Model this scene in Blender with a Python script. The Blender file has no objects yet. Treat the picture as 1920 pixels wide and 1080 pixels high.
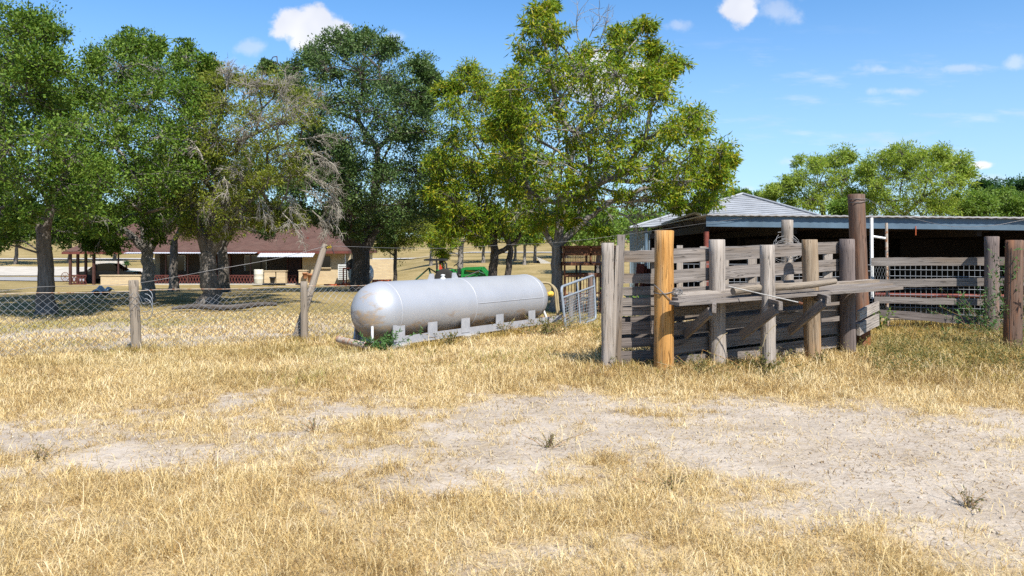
import bpy, math, random
import numpy as np
from mathutils import Vector, Matrix

random.seed(7)
scene = bpy.context.scene
COL = scene.collection
R = math.radians

# ------------------------------------------------------------------ camera
F = 1493.3          # focal length in pixels of the 1920 wide photo
CX, HY = 960.0, 462.0
CAMZ = 1.7
cam_d = bpy.data.cameras.new('camera')
cam = bpy.data.objects.new('camera', cam_d)
COL.objects.link(cam)
cam.location = (0, 0, CAMZ)
cam.rotation_euler = (R(90), 0, 0)
cam_d.sensor_width = 36.0
cam_d.lens = 36.0 * F / 1920.0
cam_d.shift_y = -(540.0 - HY) / 1920.0
cam_d.clip_start = 0.05
cam_d.clip_end = 6000
cam_d.dof.use_dof = True
cam_d.dof.focus_distance = 13.5
cam_d.dof.aperture_fstop = 4.0
scene.camera = cam

# ------------------------------------------------------------------ light
SUN_EL, SUN_AZ = 50.0, 28.0       # azimuth: degrees to the right of straight behind the camera
sun_dir = Vector((math.sin(R(SUN_AZ)) * math.cos(R(SUN_EL)), -math.cos(R(SUN_AZ)) * math.cos(R(SUN_EL)), math.sin(R(SUN_EL))))
sun_d = bpy.data.lights.new('sun', 'SUN')
sun_d.energy = 5.0
sun_d.angle = R(0.53)
sun_d.color = (1.0, 0.955, 0.89)
sun = bpy.data.objects.new('sun', sun_d)
COL.objects.link(sun)
sun.rotation_euler = sun_dir.to_track_quat('Z', 'Y').to_euler()
sun.location = sun_dir * 50

scene.view_settings.view_transform = 'Standard'
scene.view_settings.look = 'None'
scene.view_settings.gamma = 1.0
scene.view_settings.exposure = 0.72
scene.render.engine = 'CYCLES'
scene.cycles.max_bounces = 6
scene.cycles.diffuse_bounces = 3
scene.cycles.glossy_bounces = 2
scene.cycles.transmission_bounces = 3
scene.cycles.transparent_max_bounces = 4
scene.cycles.use_denoising = False


class NT:
    """small node helper"""
    def __init__(self, tree):
        self.t = tree
        self.n = tree.nodes
        for x in list(self.n):
            self.n.remove(x)

    def add(self, kind, **kw):
        nd = self.n.new(kind)
        for k, v in kw.items():
            setattr(nd, k, v)
        return nd

    def set(self, sock, v):
        if isinstance(v, bpy.types.NodeSocket):
            self.t.links.new(v, sock)
        elif v is not None:
            sock.default_value = v

    def math(self, op, a, b=None, c=None, clamp=False):
        nd = self.add('ShaderNodeMath', operation=op, use_clamp=clamp)
        self.set(nd.inputs[0], a)
        if b is not None: self.set(nd.inputs[1], b)
        if c is not None: self.set(nd.inputs[2], c)
        return nd.outputs[0]

    def vmath(self, op, a, b=None):
        nd = self.add('ShaderNodeVectorMath', operation=op)
        self.set(nd.inputs[0], a)
        if b is not None: self.set(nd.inputs[1], b)
        return nd.outputs['Value' if op in ('LENGTH', 'DISTANCE', 'DOT_PRODUCT') else 'Vector']

    def noise(self, vec, scale, detail=4, rough=0.55, dim='3D', dist=0.0):
        nd = self.add('ShaderNodeTexNoise', noise_dimensions=dim)
        self.set(nd.inputs['Vector'], vec)
        nd.inputs['Scale'].default_value = scale
        nd.inputs['Detail'].default_value = detail
        nd.inputs['Roughness'].default_value = rough
        nd.inputs['Distortion'].default_value = dist
        return nd.outputs['Fac']

    def map(self, v, a, b, c=0.0, d=1.0, smooth=True):
        nd = self.add('ShaderNodeMapRange', interpolation_type='SMOOTHSTEP' if smooth else 'LINEAR')
        self.set(nd.inputs[0], v)
        nd.inputs[1].default_value = a; nd.inputs[2].default_value = b
        nd.inputs[3].default_value = c; nd.inputs[4].default_value = d
        return nd.outputs[0]

    def mix(self, f, a, b, blend='MIX'):
        nd = self.add('ShaderNodeMix', data_type='RGBA', blend_type=blend)
        self.set(nd.inputs[0], f)
        for i, v in ((6, a), (7, b)):
            if isinstance(v, (tuple, list)) and len(v) == 3: v = (*v, 1.0)
            self.set(nd.inputs[i], v)
        return nd.outputs[2]

    def ramp(self, f, stops):
        nd = self.add('ShaderNodeValToRGB')
        e = nd.color_ramp.elements
        while len(e) < len(stops): e.new(0.5)
        for el, (p, c) in zip(e, stops):
            el.position = p; el.color = (*c, 1.0)
        self.set(nd.inputs[0], f)
        return nd.outputs[0]

    def scale(self, vec, s):
        nd = self.add('ShaderNodeMapping')
        self.set(nd.inputs[0], vec)
        nd.inputs['Scale'].default_value = s
        return nd.outputs[0]


# ------------------------------------------------------------------ sky
world = bpy.data.worlds.new('World')
scene.world = world
world.use_nodes = True
w = NT(world.node_tree)
sky = w.add('ShaderNodeTexSky', sky_type='NISHITA')
sky.sun_disc = False
sky.sun_elevation = R(SUN_EL)
sky.sun_rotation = R(180 - SUN_AZ)
sky.altitude = 100
sky.air_density = 1.0
sky.dust_density = 0.3
sky.ozone_density = 2.2
hsv = w.add('ShaderNodeHueSaturation')
w.set(hsv.inputs['Color'], sky.outputs[0])
hsv.inputs['Hue'].default_value = 0.497
hsv.inputs['Saturation'].default_value = 1.12
hsv.inputs['Value'].default_value = 1.0
skycol = w.mix(1.0, hsv.outputs[0], (0.78, 1.055, 1.28), 'MULTIPLY')
gen = w.add('ShaderNodeTexCoord').outputs['Generated']
sep = w.add('ShaderNodeSeparateXYZ'); w.set(sep.inputs[0], gen)
front = w.math('GREATER_THAN', sep.outputs[1], 0.05)
ysafe = w.math('MAXIMUM', sep.outputs[1], 0.05)
u = w.math('DIVIDE', sep.outputs[0], ysafe)
v = w.math('DIVIDE', sep.outputs[2], ysafe)
uv = w.add('ShaderNodeCombineXYZ'); w.set(uv.inputs[0], u); w.set(uv.inputs[1], v)
UV = uv.outputs[0]
nz = w.noise(UV, 26, 6, 0.6)
nz2 = w.noise(UV, 9, 3, 0.5)
def cloud(blobs):
    """largest of a few soft ellipses, given as centre and half axes on the sky plane"""
    best = None
    for (px, py, rx, ry) in blobs:
        c = ((px - CX) / F, -(py - HY) / F, 0.0)
        dlt = w.vmath('SUBTRACT', UV, c)
        dlt = w.vmath('MULTIPLY', dlt, (F / rx, F / ry, 1.0))
        m = w.math('SUBTRACT', 1.0, w.vmath('LENGTH', dlt))
        best = m if best is None else w.math('MAXIMUM', best, m)
    return best
solid = cloud([(545, 48, 52, 40), (590, 44, 62, 42), (622, 58, 52, 40), (590, 72, 66, 34), (1388, 16, 46, 44), (1120, 140, 95, 62), (1205, 150, 60, 50), (1842, 309, 34, 13)])
thin = cloud([(430, 132, 40, 26), (472, 88, 40, 18), (735, 72, 40, 20), (1452, 18, 62, 44), (1268, 47, 38, 14), (1490, 303, 42, 13), (1850, 336, 60, 16), (1398, 354, 26, 9), (1690, 171, 80, 12), (1650, 130, 90, 14), (1905, 122, 40, 18), (1810, 128, 70, 12)])
s1 = w.map(w.math('ADD', solid, w.math('MULTIPLY', w.math('SUBTRACT', nz, 0.5), 1.5)), 0.08, 0.46)
s2 = w.map(w.math('ADD', thin, w.math('MULTIPLY', w.math('SUBTRACT', nz, 0.5), 2.6)), 0.10, 1.0)
wisp_n = w.noise(w.scale(UV, (7, 34, 1)), 1.0, 5, 0.6)
band = w.math('MULTIPLY', w.map(v, 0.02, 0.10), w.map(v, 0.30, 0.20))
band = w.math('MULTIPLY', band, w.map(u, 0.08, 0.28))
s3 = w.math('MULTIPLY', w.map(wisp_n, 0.52, 0.72), band)
alpha = w.math('MAXIMUM', w.math('MULTIPLY', s1, 0.98), w.math('MAXIMUM', w.math('MULTIPLY', s2, 0.38), w.math('MULTIPLY', s3, 0.30)))
alpha = w.math('MULTIPLY', alpha, front)
ccol = w.mix(w.map(nz2, 0.3, 0.7), (5.0, 5.3, 6.2), (7.3, 7.3, 7.4))
# air over the horizon is paler
lowair = w.math('MULTIPLY', w.map(sep.outputs[2], 0.34, 0.0), 0.52)
skycol = w.mix(lowair, skycol, (3.9, 5.15, 7.0))
final = w.mix(alpha, skycol, ccol)
bg = w.add('ShaderNodeBackground')
w.set(bg.inputs[0], final)
bg.inputs[1].default_value = 0.091
wo = w.add('ShaderNodeOutputWorld')
w.set(wo.inputs[0], bg.outputs[0])

# ------------------------------------------------------------------ terrain
LEFT_T = ([-200, 0, 28, 55, 78, 90, 100, 107, 120, 150, 250, 600, 3000], [0, 0, 0, -1.1, -1.1, -.3, 0.0, 0.05, 1.0, 2.9, 4.6, 7, 20])
RIGHT_T = ([-200, 0, 28, 45, 55, 75, 95, 107, 120, 150, 250, 600, 3000], [0, 0, 0, -.7, -.6, .15, .80, .9, 1.5, 2.3, 3.6, 7, 20])
def g(x, y):
    x = np.asarray(x, float); y = np.asarray(y, float)
    t = np.clip((x + 14) / 8.0, 0, 1); t = t * t * (3 - 2 * t)
    return np.interp(y, *LEFT_T) * (1 - t) + np.interp(y, *RIGHT_T) * t
def gz(x, y): return float(g(x, y))
def W(px, py, Y): return Vector(((px - CX) / F * Y, Y, CAMZ - (py - HY) / F * Y))
def GP(px, Y):
    x = (px - CX) / F * Y
    return Vector((x, Y, gz(x, Y)))
def YB(py): return F * CAMZ / (py - HY)

_lat = np.random.default_rng(11).random((256, 256))
def vnoise(x, y):
    x = np.asarray(x, float); y = np.asarray(y, float)
    xi = np.floor(x).astype(int); yi = np.floor(y).astype(int)
    fx = x - xi; fy = y - yi
    fx = fx * fx * (3 - 2 * fx); fy = fy * fy * (3 - 2 * fy)
    a = _lat[xi % 256, yi % 256]; b = _lat[(xi + 1) % 256, yi % 256]
    c = _lat[xi % 256, (yi + 1) % 256]; d = _lat[(xi + 1) % 256, (yi + 1) % 256]
    return (a * (1 - fx) + b * fx) * (1 - fy) + (c * (1 - fx) + d * fx) * fy
def fbm(x, y, o=4):
    s = 0; amp = 0.5; tot = 0
    for k in range(o):
        s = s + amp * vnoise(x * 2 ** k + 17.3 * k, y * 2 ** k + 9.1 * k); tot += amp; amp *= .5
    return s / tot

# how much dry grass covers the ground: survey points (bearing pixel, depth pixel, cover)
ROWS = {
    1070: [(-200, 1), (0, 1), (300, 1), (600, 1), (900, 1), (1200, .95), (1500, .9), (1750, .9), (1900, .85), (2200, .8)],
    1010: [(-200, 1), (0, 1), (300, 1), (600, 1), (900, .95), (1150, .9), (1300, .8), (1500, .7), (1700, .55), (1900, .35), (2200, .3)],
    960: [(-200, 1), (0, 1), (300, 1), (600, .95), (900, .8), (1150, .8), (1300, .6), (1500, .35), (1700, .2), (1900, .25), (2200, .2)],
    915: [(-200, 1), (0, .9), (300, .85), (600, .7), (800, .5), (950, .3), (1100, .5), (1200, .4), (1350, .3), (1550, .06), (1750, .06), (1900, .1), (2200, .1)],
    870: [(-200, .45), (0, .4), (150, .2), (300, .3), (500, .5), (700, .32), (850, .1), (1000, .08), (1150, .45), (1300, .25), (1500, .05), (1700, .04), (1900, .1), (2200, .1)],
    825: [(-200, .4), (0, .38), (150, .2), (300, .38), (500, .6), (650, .62), (750, .62), (850, .2), (1000, .05), (1150, .1), (1350, .1), (1550, .06), (1750, .06), (1900, .08), (2200, .1)],
    785: [(-200, .8), (0, .72), (150, .62), (300, .62), (500, .4), (650, .48), (800, .48), (900, .15), (1050, .05), (1200, .1), (1350, .15), (1550, .25), (1750, .3), (1900, .25), (2200, .3)],
    752: [(-200, 1), (0, .9), (200, .9), (350, .75), (480, .3), (600, .4), (800, .7), (950, .25), (1100, .2), (1250, .5), (1450, .8), (1700, .95), (1900, 1), (2200, 1)],
    715: [(-200, 1), (0, 1), (300, 1), (600, 1), (900, 1), (1200, 1), (1500, 1), (1900, 1), (2200, 1)],
    670: [(-200, 1), (0, 1), (300, 1), (600, 1), (900, 1), (1200, 1), (1500, 1), (1900, 1), (2200, 1)],
    640: [(-200, .5), (0, .5), (200, .5), (400, .55), (600, .5), (700, .6), (900, .9), (1200, 1), (1500, 1), (1900, 1), (2200, 1)],
    622: [(-200, .3), (0, .3), (200, .35), (400, .5), (600, .6), (900, .9), (1200, 1), (1500, 1), (1900, 1), (2200, 1)],
    600: [(-200, .7), (0, .7), (300, .7), (600, .7), (900, .8), (1200, .9), (1900, .9), (2200, .9)],
}
ROWK = sorted(ROWS, reverse=True)
ROWD = np.array([YB(k) for k in ROWK])
BEAR = np.linspace(-200, 2200, 121)
TAB = np.array([np.interp(BEAR, [p[0] for p in ROWS[k]], [p[1] for p in ROWS[k]]) for k in ROWK])
def cover(x, y):
    x = np.asarray(x, float); y = np.asarray(y, float)
    yy = np.clip(y, ROWD[0], ROWD[-1])
    b = np.clip((x / np.maximum(yy, 1) * F + CX + 200) / 20.0, 0, 119.99)
    bi = b.astype(int); bf = b - bi
    r = np.interp(yy, ROWD, np.arange(len(ROWD)))
    ri = np.minimum(r.astype(int), len(ROWD) - 2); rf = r - ri
    c = (TAB[ri, bi] * (1 - bf) + TAB[ri, bi + 1] * bf) * (1 - rf) + (TAB[ri + 1, bi] * (1 - bf) + TAB[ri + 1, bi + 1] * bf) * rf
    n = fbm(x * 1.6, y * 1.6, 4) - .5
    n2 = fbm(x * .5 + 40, y * .5, 3) - .5
    n3 = fbm(x * 4.5 + 7, y * 4.5, 3) - .5
    c = .10 + .82 * c
    return np.clip(c - .05 + n * 1.5 * (0.35 + 2.2 * c * (1 - c)) + n3 * .55 + n2 * .35, 0, 1)

# ------------------------------------------------------------------ mesh builder and tagging
def tag(o, label=None, cat=None, group=None, kind=None):
    if label: o['label'] = label
    if cat: o['category'] = cat
    if group: o['group'] = group
    if kind: o['kind'] = kind
    return o

def empty(name, loc, label, cat, group=None):
    o = bpy.data.objects.new(name, None)
    COL.objects.link(o)
    o.location = loc
    o.empty_display_size = .3
    return tag(o, label, cat, group)

def root_loc(o):
    p = Vector((0, 0, 0))
    while o is not None:
        p += o.location
        o = o.parent
    return p

class MB:
    def __init__(self, T=None):
        self.v = []; self.f = []; self.s = []; self.g = []; self.T = T
        self.rng = random.Random(len(bpy.data.objects) * 13 + 5)

    def put(self, verts, faces, smooth, gco=None):
        b = len(self.v)
        if self.T is not None:
            verts = [self.T @ Vector(p) for p in verts]
        self.v.extend([tuple(p) for p in verts])
        self.g.extend(gco if gco is not None else [tuple(p) for p in verts])
        for fc in faces:
            self.f.append([i + b for i in fc]); self.s.append(smooth)

    def tube(self, pts, rad, n=8, cap=True, wob=0.0, smooth=True):
        pts = [Vector(p) for p in pts]
        if not isinstance(rad, (list, tuple)): rad = [rad] * len(pts)
        off = self.rng.random() * 50
        t = (pts[1] - pts[0]).normalized()
        a = Vector((0, 0, 1)) if abs(t.z) < .9 else Vector((1, 0, 0))
        nx = t.cross(a).normalized()
        vs = []; gs = []; fs = []; L = 0
        prof = [1 + (self.rng.random() - .5) * 2 * wob for _ in range(n)]
        for i, p in enumerate(pts):
            if i: L += (p - pts[i - 1]).length
            if 0 < i < len(pts) - 1: tt = (pts[i + 1] - pts[i - 1])
            elif i == 0: tt = pts[1] - pts[0]
            else: tt = pts[-1] - pts[-2]
            if tt.length > 1e-9: t = tt.normalized()
            nx = (nx - t * nx.dot(t))
            nx = nx.normalized() if nx.length > 1e-6 else t.orthogonal().normalized()
            ny = t.cross(nx)
            for k in range(n):
                an = 2 * math.pi * k / n
                r = rad[i] * prof[k] * (1 + (self.rng.random() - .5) * wob)
                vs.append(p + nx * (math.cos(an) * r) + ny * (math.sin(an) * r))
                gs.append((L + off, math.cos(an) * rad[i], math.sin(an) * rad[i] + off))
        for i in range(len(pts) - 1):
            for k in range(n):
                k2 = (k + 1) % n
                fs.append([i * n + k, i * n + k2, (i + 1) * n + k2, (i + 1) * n + k])
        self.put(vs, fs, smooth, gs)
        if cap:
            e = len(pts) - 1
            self.put(vs[:n], [list(range(n))[::-1]], False, gs[:n])
            self.put(vs[e * n:], [list(range(n))], False, gs[e * n:])

    def beam(self, p0, p1, w, h, up=(0, 0, 1), seg=1, wob=0.0):
        """a bar of width w (sideways) and height h (along up) from p0 to p1"""
        p0 = Vector(p0); p1 = Vector(p1)
        d = p1 - p0; L = d.length; t = d / L
        s = t.cross(Vector(up)).normalized(); uu = s.cross(t).normalized()
        off = self.rng.random() * 50
        vs = []; gs = []; fs = []
        for i in range(seg + 1):
            c = p0 + d * (i / seg)
            j = [(self.rng.random() - .5) * wob for _ in range(4)]
            for k, (a, b) in enumerate(((-1, -1), (1, -1), (1, 1), (-1, 1))):
                ww = w / 2 * a; hh = h / 2 * b + j[k] * h
                vs.append(c + s * ww + uu * hh)
                gs.append((L * i / seg + off, ww, hh + off))
        for i in range(seg):
            for k in range(4):
                k2 = (k + 1) % 4
                fs.append([i * 4 + k, i * 4 + k2, (i + 1) * 4 + k2, (i + 1) * 4 + k])
        e = seg * 4
        fs.append([3, 2, 1, 0]); fs.append([e, e + 1, e + 2, e + 3])
        self.put(vs, fs, False, gs)

    def box(self, c, s, rz=0.0, taper=1.0):
        c = Vector(c)
        vs = []
        for z, k in ((-.5, 1.0), (.5, taper)):
            for x, y in ((-.5, -.5), (.5, -.5), (.5, .5), (-.5, .5)):
                X = x * s[0] * k; Y = y * s[1] * k
                vs.append(c + Vector((X * math.cos(rz) - Y * math.sin(rz), X * math.sin(rz) + Y * math.cos(rz), z * s[2])))
        self.put(vs, [[3, 2, 1, 0], [4, 5, 6, 7], [0, 1, 5, 4], [1, 2, 6, 5], [2, 3, 7, 6], [3, 0, 4, 7]], False)

    def poly(self, pts, th=0.0, dirn=(0, 0, 1)):
        """flat polygon given thickness th along dirn"""
        pts = [Vector(p) for p in pts]; n = len(pts)
        d = Vector(dirn) * th
        vs = pts + [p + d for p in pts]
        fs = [list(range(n))[::-1], list(range(n, 2 * n))]
        for k in range(n):
            k2 = (k + 1) % n
            fs.append([k, k2, n + k2, n + k])
        self.put(vs, fs, False)

    def lathe(self, prof, c, axis=(0, 0, 1), n=24, smooth=True):
        """prof: list of (radius, distance along axis)"""
        c = Vector(c); ax = Vector(axis).normalized()
        nx = ax.orthogonal().normalized(); ny = ax.cross(nx)
        vs = []; fs = []
        for (r, h) in prof:
            for k in range(n):
                an = 2 * math.pi * k / n
                vs.append(c + ax * h + nx * (r * math.cos(an)) + ny * (r * math.sin(an)))
        for i in range(len(prof) - 1):
            for k in range(n):
                k2 = (k + 1) % n
                fs.append([i * n + k, i * n + k2, (i + 1) * n + k2, (i + 1) * n + k])
        self.put(vs, fs, smooth)
        if prof[0][0] > 1e-4: self.put(vs[:n], [list(range(n))[::-1]], False)
        if prof[-1][0] > 1e-4: self.put(vs[-n:], [list(range(n))], False)

    def build(self, name, mat, parent=None, origin=None):
        me = bpy.data.meshes.new(name)
        if parent is not None: o0 = root_loc(parent)
        elif origin is not None: o0 = Vector(origin)
        else:
            A = np.array(self.v)
            o0 = Vector((A[:, 0].mean(), A[:, 1].mean(), A[:, 2].min()))
        me.from_pydata([(p[0] - o0.x, p[1] - o0.y, p[2] - o0.z) for p in self.v], [], self.f)
        me.polygons.foreach_set('use_smooth', self.s)
        at = me.attributes.new('grain', 'FLOAT_VECTOR', 'POINT')
        at.data.foreach_set('vector', np.array(self.g, dtype=np.float32).ravel())
        me.materials.append(mat)
        me.update()
        o = bpy.data.objects.new(name, me)
        COL.objects.link(o)
        if parent is not None: o.parent = parent
        else: o.location = o0
        return o

def mesh_np(name, co, faces_flat, starts, mat, attrs=None, parent=None, origin=(0, 0, 0), smooth=False):
    me = bpy.data.meshes.new(name)
    o0 = root_loc(parent) if parent is not None else Vector(origin)
    co = co - np.array(o0)[None, :]
    me.vertices.add(len(co))
    me.vertices.foreach_set('co', co.astype(np.float32).ravel())
    me.loops.add(len(faces_flat))
    me.loops.foreach_set('vertex_index', faces_flat.astype(np.int32))
    me.polygons.add(len(starts))
    me.polygons.foreach_set('loop_start', starts.astype(np.int32))
    if smooth: me.polygons.foreach_set('use_smooth', np.ones(len(starts), bool))
    for k, a in (attrs or {}).items():
        at = me.attributes.new(k, 'FLOAT', 'POINT')
        at.data.foreach_set('value', a.astype(np.float32))
    me.materials.append(mat)
    me.update(calc_edges=True)
    me.validate()
    o = bpy.data.objects.new(name, me)
    COL.objects.link(o)
    if parent is not None: o.parent = parent
    else: o.location = o0
    return o

# ------------------------------------------------------------------ materials
def mat(name):
    m = bpy.data.materials.new(name)
    m.use_nodes = True
    t = NT(m.node_tree)
    b = t.add('ShaderNodeBsdfPrincipled')
    o = t.add('ShaderNodeOutputMaterial')
    t.set(o.inputs[0], b.outputs[0])
    return m, t, b, o
def bump(t, b, h, s=.3, d=.02):
    nd = t.add('ShaderNodeBump'); nd.inputs['Strength'].default_value = s; nd.inputs['Distance'].default_value = d
    t.set(nd.inputs['Height'], h); t.set(b.inputs['Normal'], nd.outputs[0])
def attr(t, name, out='Fac'):
    nd = t.add('ShaderNodeAttribute'); nd.attribute_name = name
    return nd.outputs[out]
def objco(t): return t.add('ShaderNodeTexCoord').outputs['Object']

def paint(name, col, rough=.5, metal=0.0, var=.25, scale=6.0, spec=.4, worn=None, wornamt=.55):
    m, t, b, o = mat(name)
    co = objco(t)
    n = t.noise(co, scale, 5, .6)
    dark = tuple(c * (1 - var) for c in col); lite = tuple(min(1, c * (1 + var * .6)) for c in col)
    c = t.ramp(n, [(.3, dark), (.7, lite)])
    if worn:
        n2 = t.noise(co, scale * 2.3, 6, .65)
        c = t.mix(t.map(n2, wornamt, wornamt + .12), c, worn)
    t.set(b.inputs['Base Color'], c)
    b.inputs['Roughness'].default_value = rough
    b.inputs['Metallic'].default_value = metal
    b.inputs['Specular IOR Level'].default_value = spec
    return m

def wood(name, dark, mid, lite, stain=None, stainamt=.6):
    m, t, b, o = mat(name)
    gco = attr(t, 'grain', 'Vector')
    big = t.noise(t.scale(gco, (.7, 5, 5)), 1.0, 3, .5)
    fine = t.noise(t.scale(gco, (2.2, 70, 70)), 1.0, 5, .6, dist=.4)
    ringn = t.noise(t.scale(gco, (.9, 22, 22)), 1.0, 2, .5, dist=1.2)
    c = t.ramp(t.math('ADD', t.math('ADD', t.math('MULTIPLY', fine, .38), t.math('MULTIPLY', ringn, .34)), t.math('MULTIPLY', t.noise(t.scale(gco, (1.6, 9, 9)), 1.0, 4, .6), .28)), [(.30, dark), (.5, mid), (.72, lite)])
    c = t.mix(t.map(big, .35, .75, 0, .45), c, tuple(x * .62 for x in mid))
    if stain:
        c = t.mix(t.map(t.noise(t.scale(gco, (.5, 3.5, 3.5)), 1.0, 3, .6), stainamt - .12, stainamt + .12), c, stain)
    crack = t.noise(t.scale(gco, (.8, 26, 26)), 1.0, 2, .5, dist=.8)
    cr = t.math('ABSOLUTE', t.math('SUBTRACT', crack, .5))
    c = t.mix(t.map(cr, .017, .003, 0, .75), c, tuple(x * .25 for x in dark))
    vo = t.add('ShaderNodeTexVoronoi'); t.set(vo.inputs['Vector'], t.scale(gco, (1.3, 4.5, 4.5))); vo.inputs['Scale'].default_value = 1.0
    c = t.mix(t.map(vo.outputs['Distance'], .10, .05, 0, .7), c, tuple(x * .4 for x in dark))
    t.set(b.inputs['Base Color'], c)
    b.inputs['Roughness'].default_value = .85
    b.inputs['Specular IOR Level'].default_value = .2
    bump(t, b, t.math('ADD', fine, t.map(cr, 0, .03)), .5, .008)
    return m

M = {}
M['wood_grey'] = wood('weathered_grey_wood', (.095, .080, .068), (.205, .178, .155), (.325, .29, .26), (.165, .125, .09))
M['wood_pale'] = wood('bleached_wood', (.20, .165, .135), (.345, .30, .255), (.47, .425, .375), (.26, .205, .15), .64)
M['wood_dark'] = wood('dark_grey_wood', (.055, .045, .04), (.15, .125, .11), (.26, .22, .195))
M['wood_orange'] = wood('orange_pine', (.22, .085, .02), (.47, .24, .07), (.60, .37, .15), (.36, .27, .17), .57)
M['wood_tan'] = wood('tan_pine', (.17, .115, .07), (.30, .225, .15), (.43, .36, .265), (.40, .21, .07), .56)
M['wood_red'] = wood('red_brown_pole', (.07, .042, .03), (.15, .098, .072), (.245, .175, .135), (.25, .095, .035), .57)
M['wood_greybrown'] = wood('grey_brown_post', (.07, .055, .05), (.17, .135, .12), (.27, .225, .20), (.24, .14, .09), .62)
M['wood_fence'] = wood('brown_grey_fence_post', (.12, .095, .07), (.255, .21, .16), (.38, .33, .27))
M['bark'] = wood('grey_bark', (.05, .042, .036), (.15, .13, .11), (.29, .26, .23))
M['bark_dark'] = wood('dark_bark', (.028, .024, .02), (.095, .08, .068), (.19, .165, .145))
M['bark_pale'] = wood('pale_bark', (.10, .09, .075), (.22, .20, .175), (.36, .335, .30))
M['deadwood'] = wood('dead_twigs', (.16, .14, .11), (.31, .28, .23), (.45, .42, .35))
M['galv'] = paint('galvanised_wire', (.25, .265, .28), .5, .3, .25)
M['wire_dark'] = paint('old_wire', (.19, .185, .18), .5, .5, .3)
M['rust'] = paint('rusted_steel', (.15, .062, .032), .85, 0, .5, 9, .2, (.27, .13, .06), .55)
M['rust_light'] = paint('rusty_pipe_paint', (.40, .33, .26), .7, 0, .3, 7, .3, (.28, .11, .04), .5)
M['rust_red'] = paint('red_oxide_paint', (.17, .045, .03), .7, 0, .4, 8, .3)
M['white_paint'] = paint('white_paint', (.72, .72, .70), .5, 0, .12, 5, .4, (.35, .25, .17), .66)
M['galv_gate'] = paint('grey_blue_gate_paint', (.25, .285, .32), .5, .1, .15, 8, .4, (.35, .27, .2), .68)
M['concrete'] = paint('concrete', (.42, .40, .36), .9, 0, .25, 8, .2)
M['beam_blue'] = paint('blue_grey_steel', (.095, .145, .19), .6, 0, .28, 2, .3, (.10, .05, .03), .70)
M['roof_edge'] = paint('roof_edge_metal', (.36, .345, .33), .6, .1, .3)
M['dark_inside'] = paint('shade_darkened_steel', (.022, .017, .014), .85, 0, .4, 4, .2)  # under-roof shade is put into this near black colour
M['shade_brown'] = paint('shade_darkened_brown', (.045, .033, .026), .85, 0, .4, 4, .2)  # brown darkened with the shed interior to deepen its shade
M['black'] = paint('black_plastic', (.02, .02, .022), .5, 0, .2)
M['green_paint'] = paint('green_tractor_paint', (.012, .19, .035), .35, 0, .25, 4, .5)
M['green_dark'] = paint('dark_green_steel', (.02, .09, .05), .5, 0, .25, 4, .4)
M['yellow_paint'] = paint('yellow_paint', (.62, .44, .04), .45, 0, .15)
M['red_paint'] = paint('red_paint', (.42, .05, .02), .5, 0, .2)
M['orange_paint'] = paint('orange_red_paint', (.46, .10, .03), .55, 0, .25)
M['seat_red'] = paint('red_sticker', (.55, .06, .03), .5, 0, .1)
M['rubber'] = paint('rubber', (.025, .024, .023), .85, 0, .3)
M['hose'] = paint('straw_coloured_hose', (.34, .27, .15), .7, 0, .25)
M['yellow_tape'] = paint('yellow_valve_cap', (.62, .40, .06), .6, 0, .3, 14, .3, (.45, .16, .03), .58)
M['plastic_white'] = paint('white_plastic', (.62, .62, .58), .5, 0, .1)
M['barrel'] = paint('cream_barrel', (.55, .52, .42), .6, 0, .15)
M['brown_post'] = paint('brown_painted_post', (.07, .03, .022), .6, 0, .3)
M['fascia_red'] = paint('red_brown_fascia', (.13, .035, .025), .6, 0, .3)
M['porch_red'] = paint('red_porch_lattice', (.11, .03, .022), .6, 0, .3)
M['brick_shade_tone'] = paint('porch_brick_shade_tone', (.10, .075, .055), .8, 0, .3)  # brick at the back of the porch, its shade put into the colour
M['car_body'] = paint('dark_car_paint', (.025, .014, .015), .2, 0, .1, 2, .6)
M['glass'] = paint('dark_glass', (.012, .016, .022), .08, 0, .1, 2, .6)
M['terracotta'] = paint('terracotta', (.36, .16, .07), .8, 0, .25)
M['tarp'] = paint('pale_plastic', (.62, .65, .68), .4, 0, .15)
M['blue_tarp'] = paint('blue_plastic', (.45, .55, .68), .4, 0, .2)

# corrugated sheet: real waves are modelled on roofs; this is only its colour
M['tin'] = paint('galvanised_tin', (.33, .34, .35), .6, .15, .2, 1.5, .2)
M['tin_blue'] = paint('blue_grey_wall_tin', (.26, .33, .38), .55, .3, .15, 2)
M['awning'] = paint('white_awning_tin', (.48, .49, .50), .5, .1, .12, 3, .4)

def mat_brick(name, c1, c2, mortar, along='x'):
    m, t, b, o = mat(name)
    co = objco(t)
    s = t.add('ShaderNodeSeparateXYZ'); t.set(s.inputs[0], co)
    c = t.add('ShaderNodeCombineXYZ')
    t.set(c.inputs[0], t.math('ADD', s.outputs[0], s.outputs[1])); t.set(c.inputs[1], s.outputs[2])
    br = t.add('ShaderNodeTexBrick')
    t.set(br.inputs['Vector'], c.outputs[0])
    br.inputs['Color1'].default_value = (*c1, 1); br.inputs['Color2'].default_value = (*c2, 1); br.inputs['Mortar'].default_value = (*mortar, 1)
    br.inputs['Scale'].default_value = 1.0; br.inputs['Brick Width'].default_value = .30; br.inputs['Row Height'].default_value = .11
    br.inputs['Mortar Size'].default_value = .012
    n = t.noise(co, 2.0, 5, .6)
    t.set(b.inputs['Base Color'], t.mix(t.map(n, .35, .75, 0, .3), br.outputs[0], tuple(x * .7 for x in c1)))
    b.inputs['Roughness'].default_value = .9
    return m
M['brick'] = mat_brick('yellow_brick', (.54, .42, .24), (.46, .34, .19), (.40, .33, .24))

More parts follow.
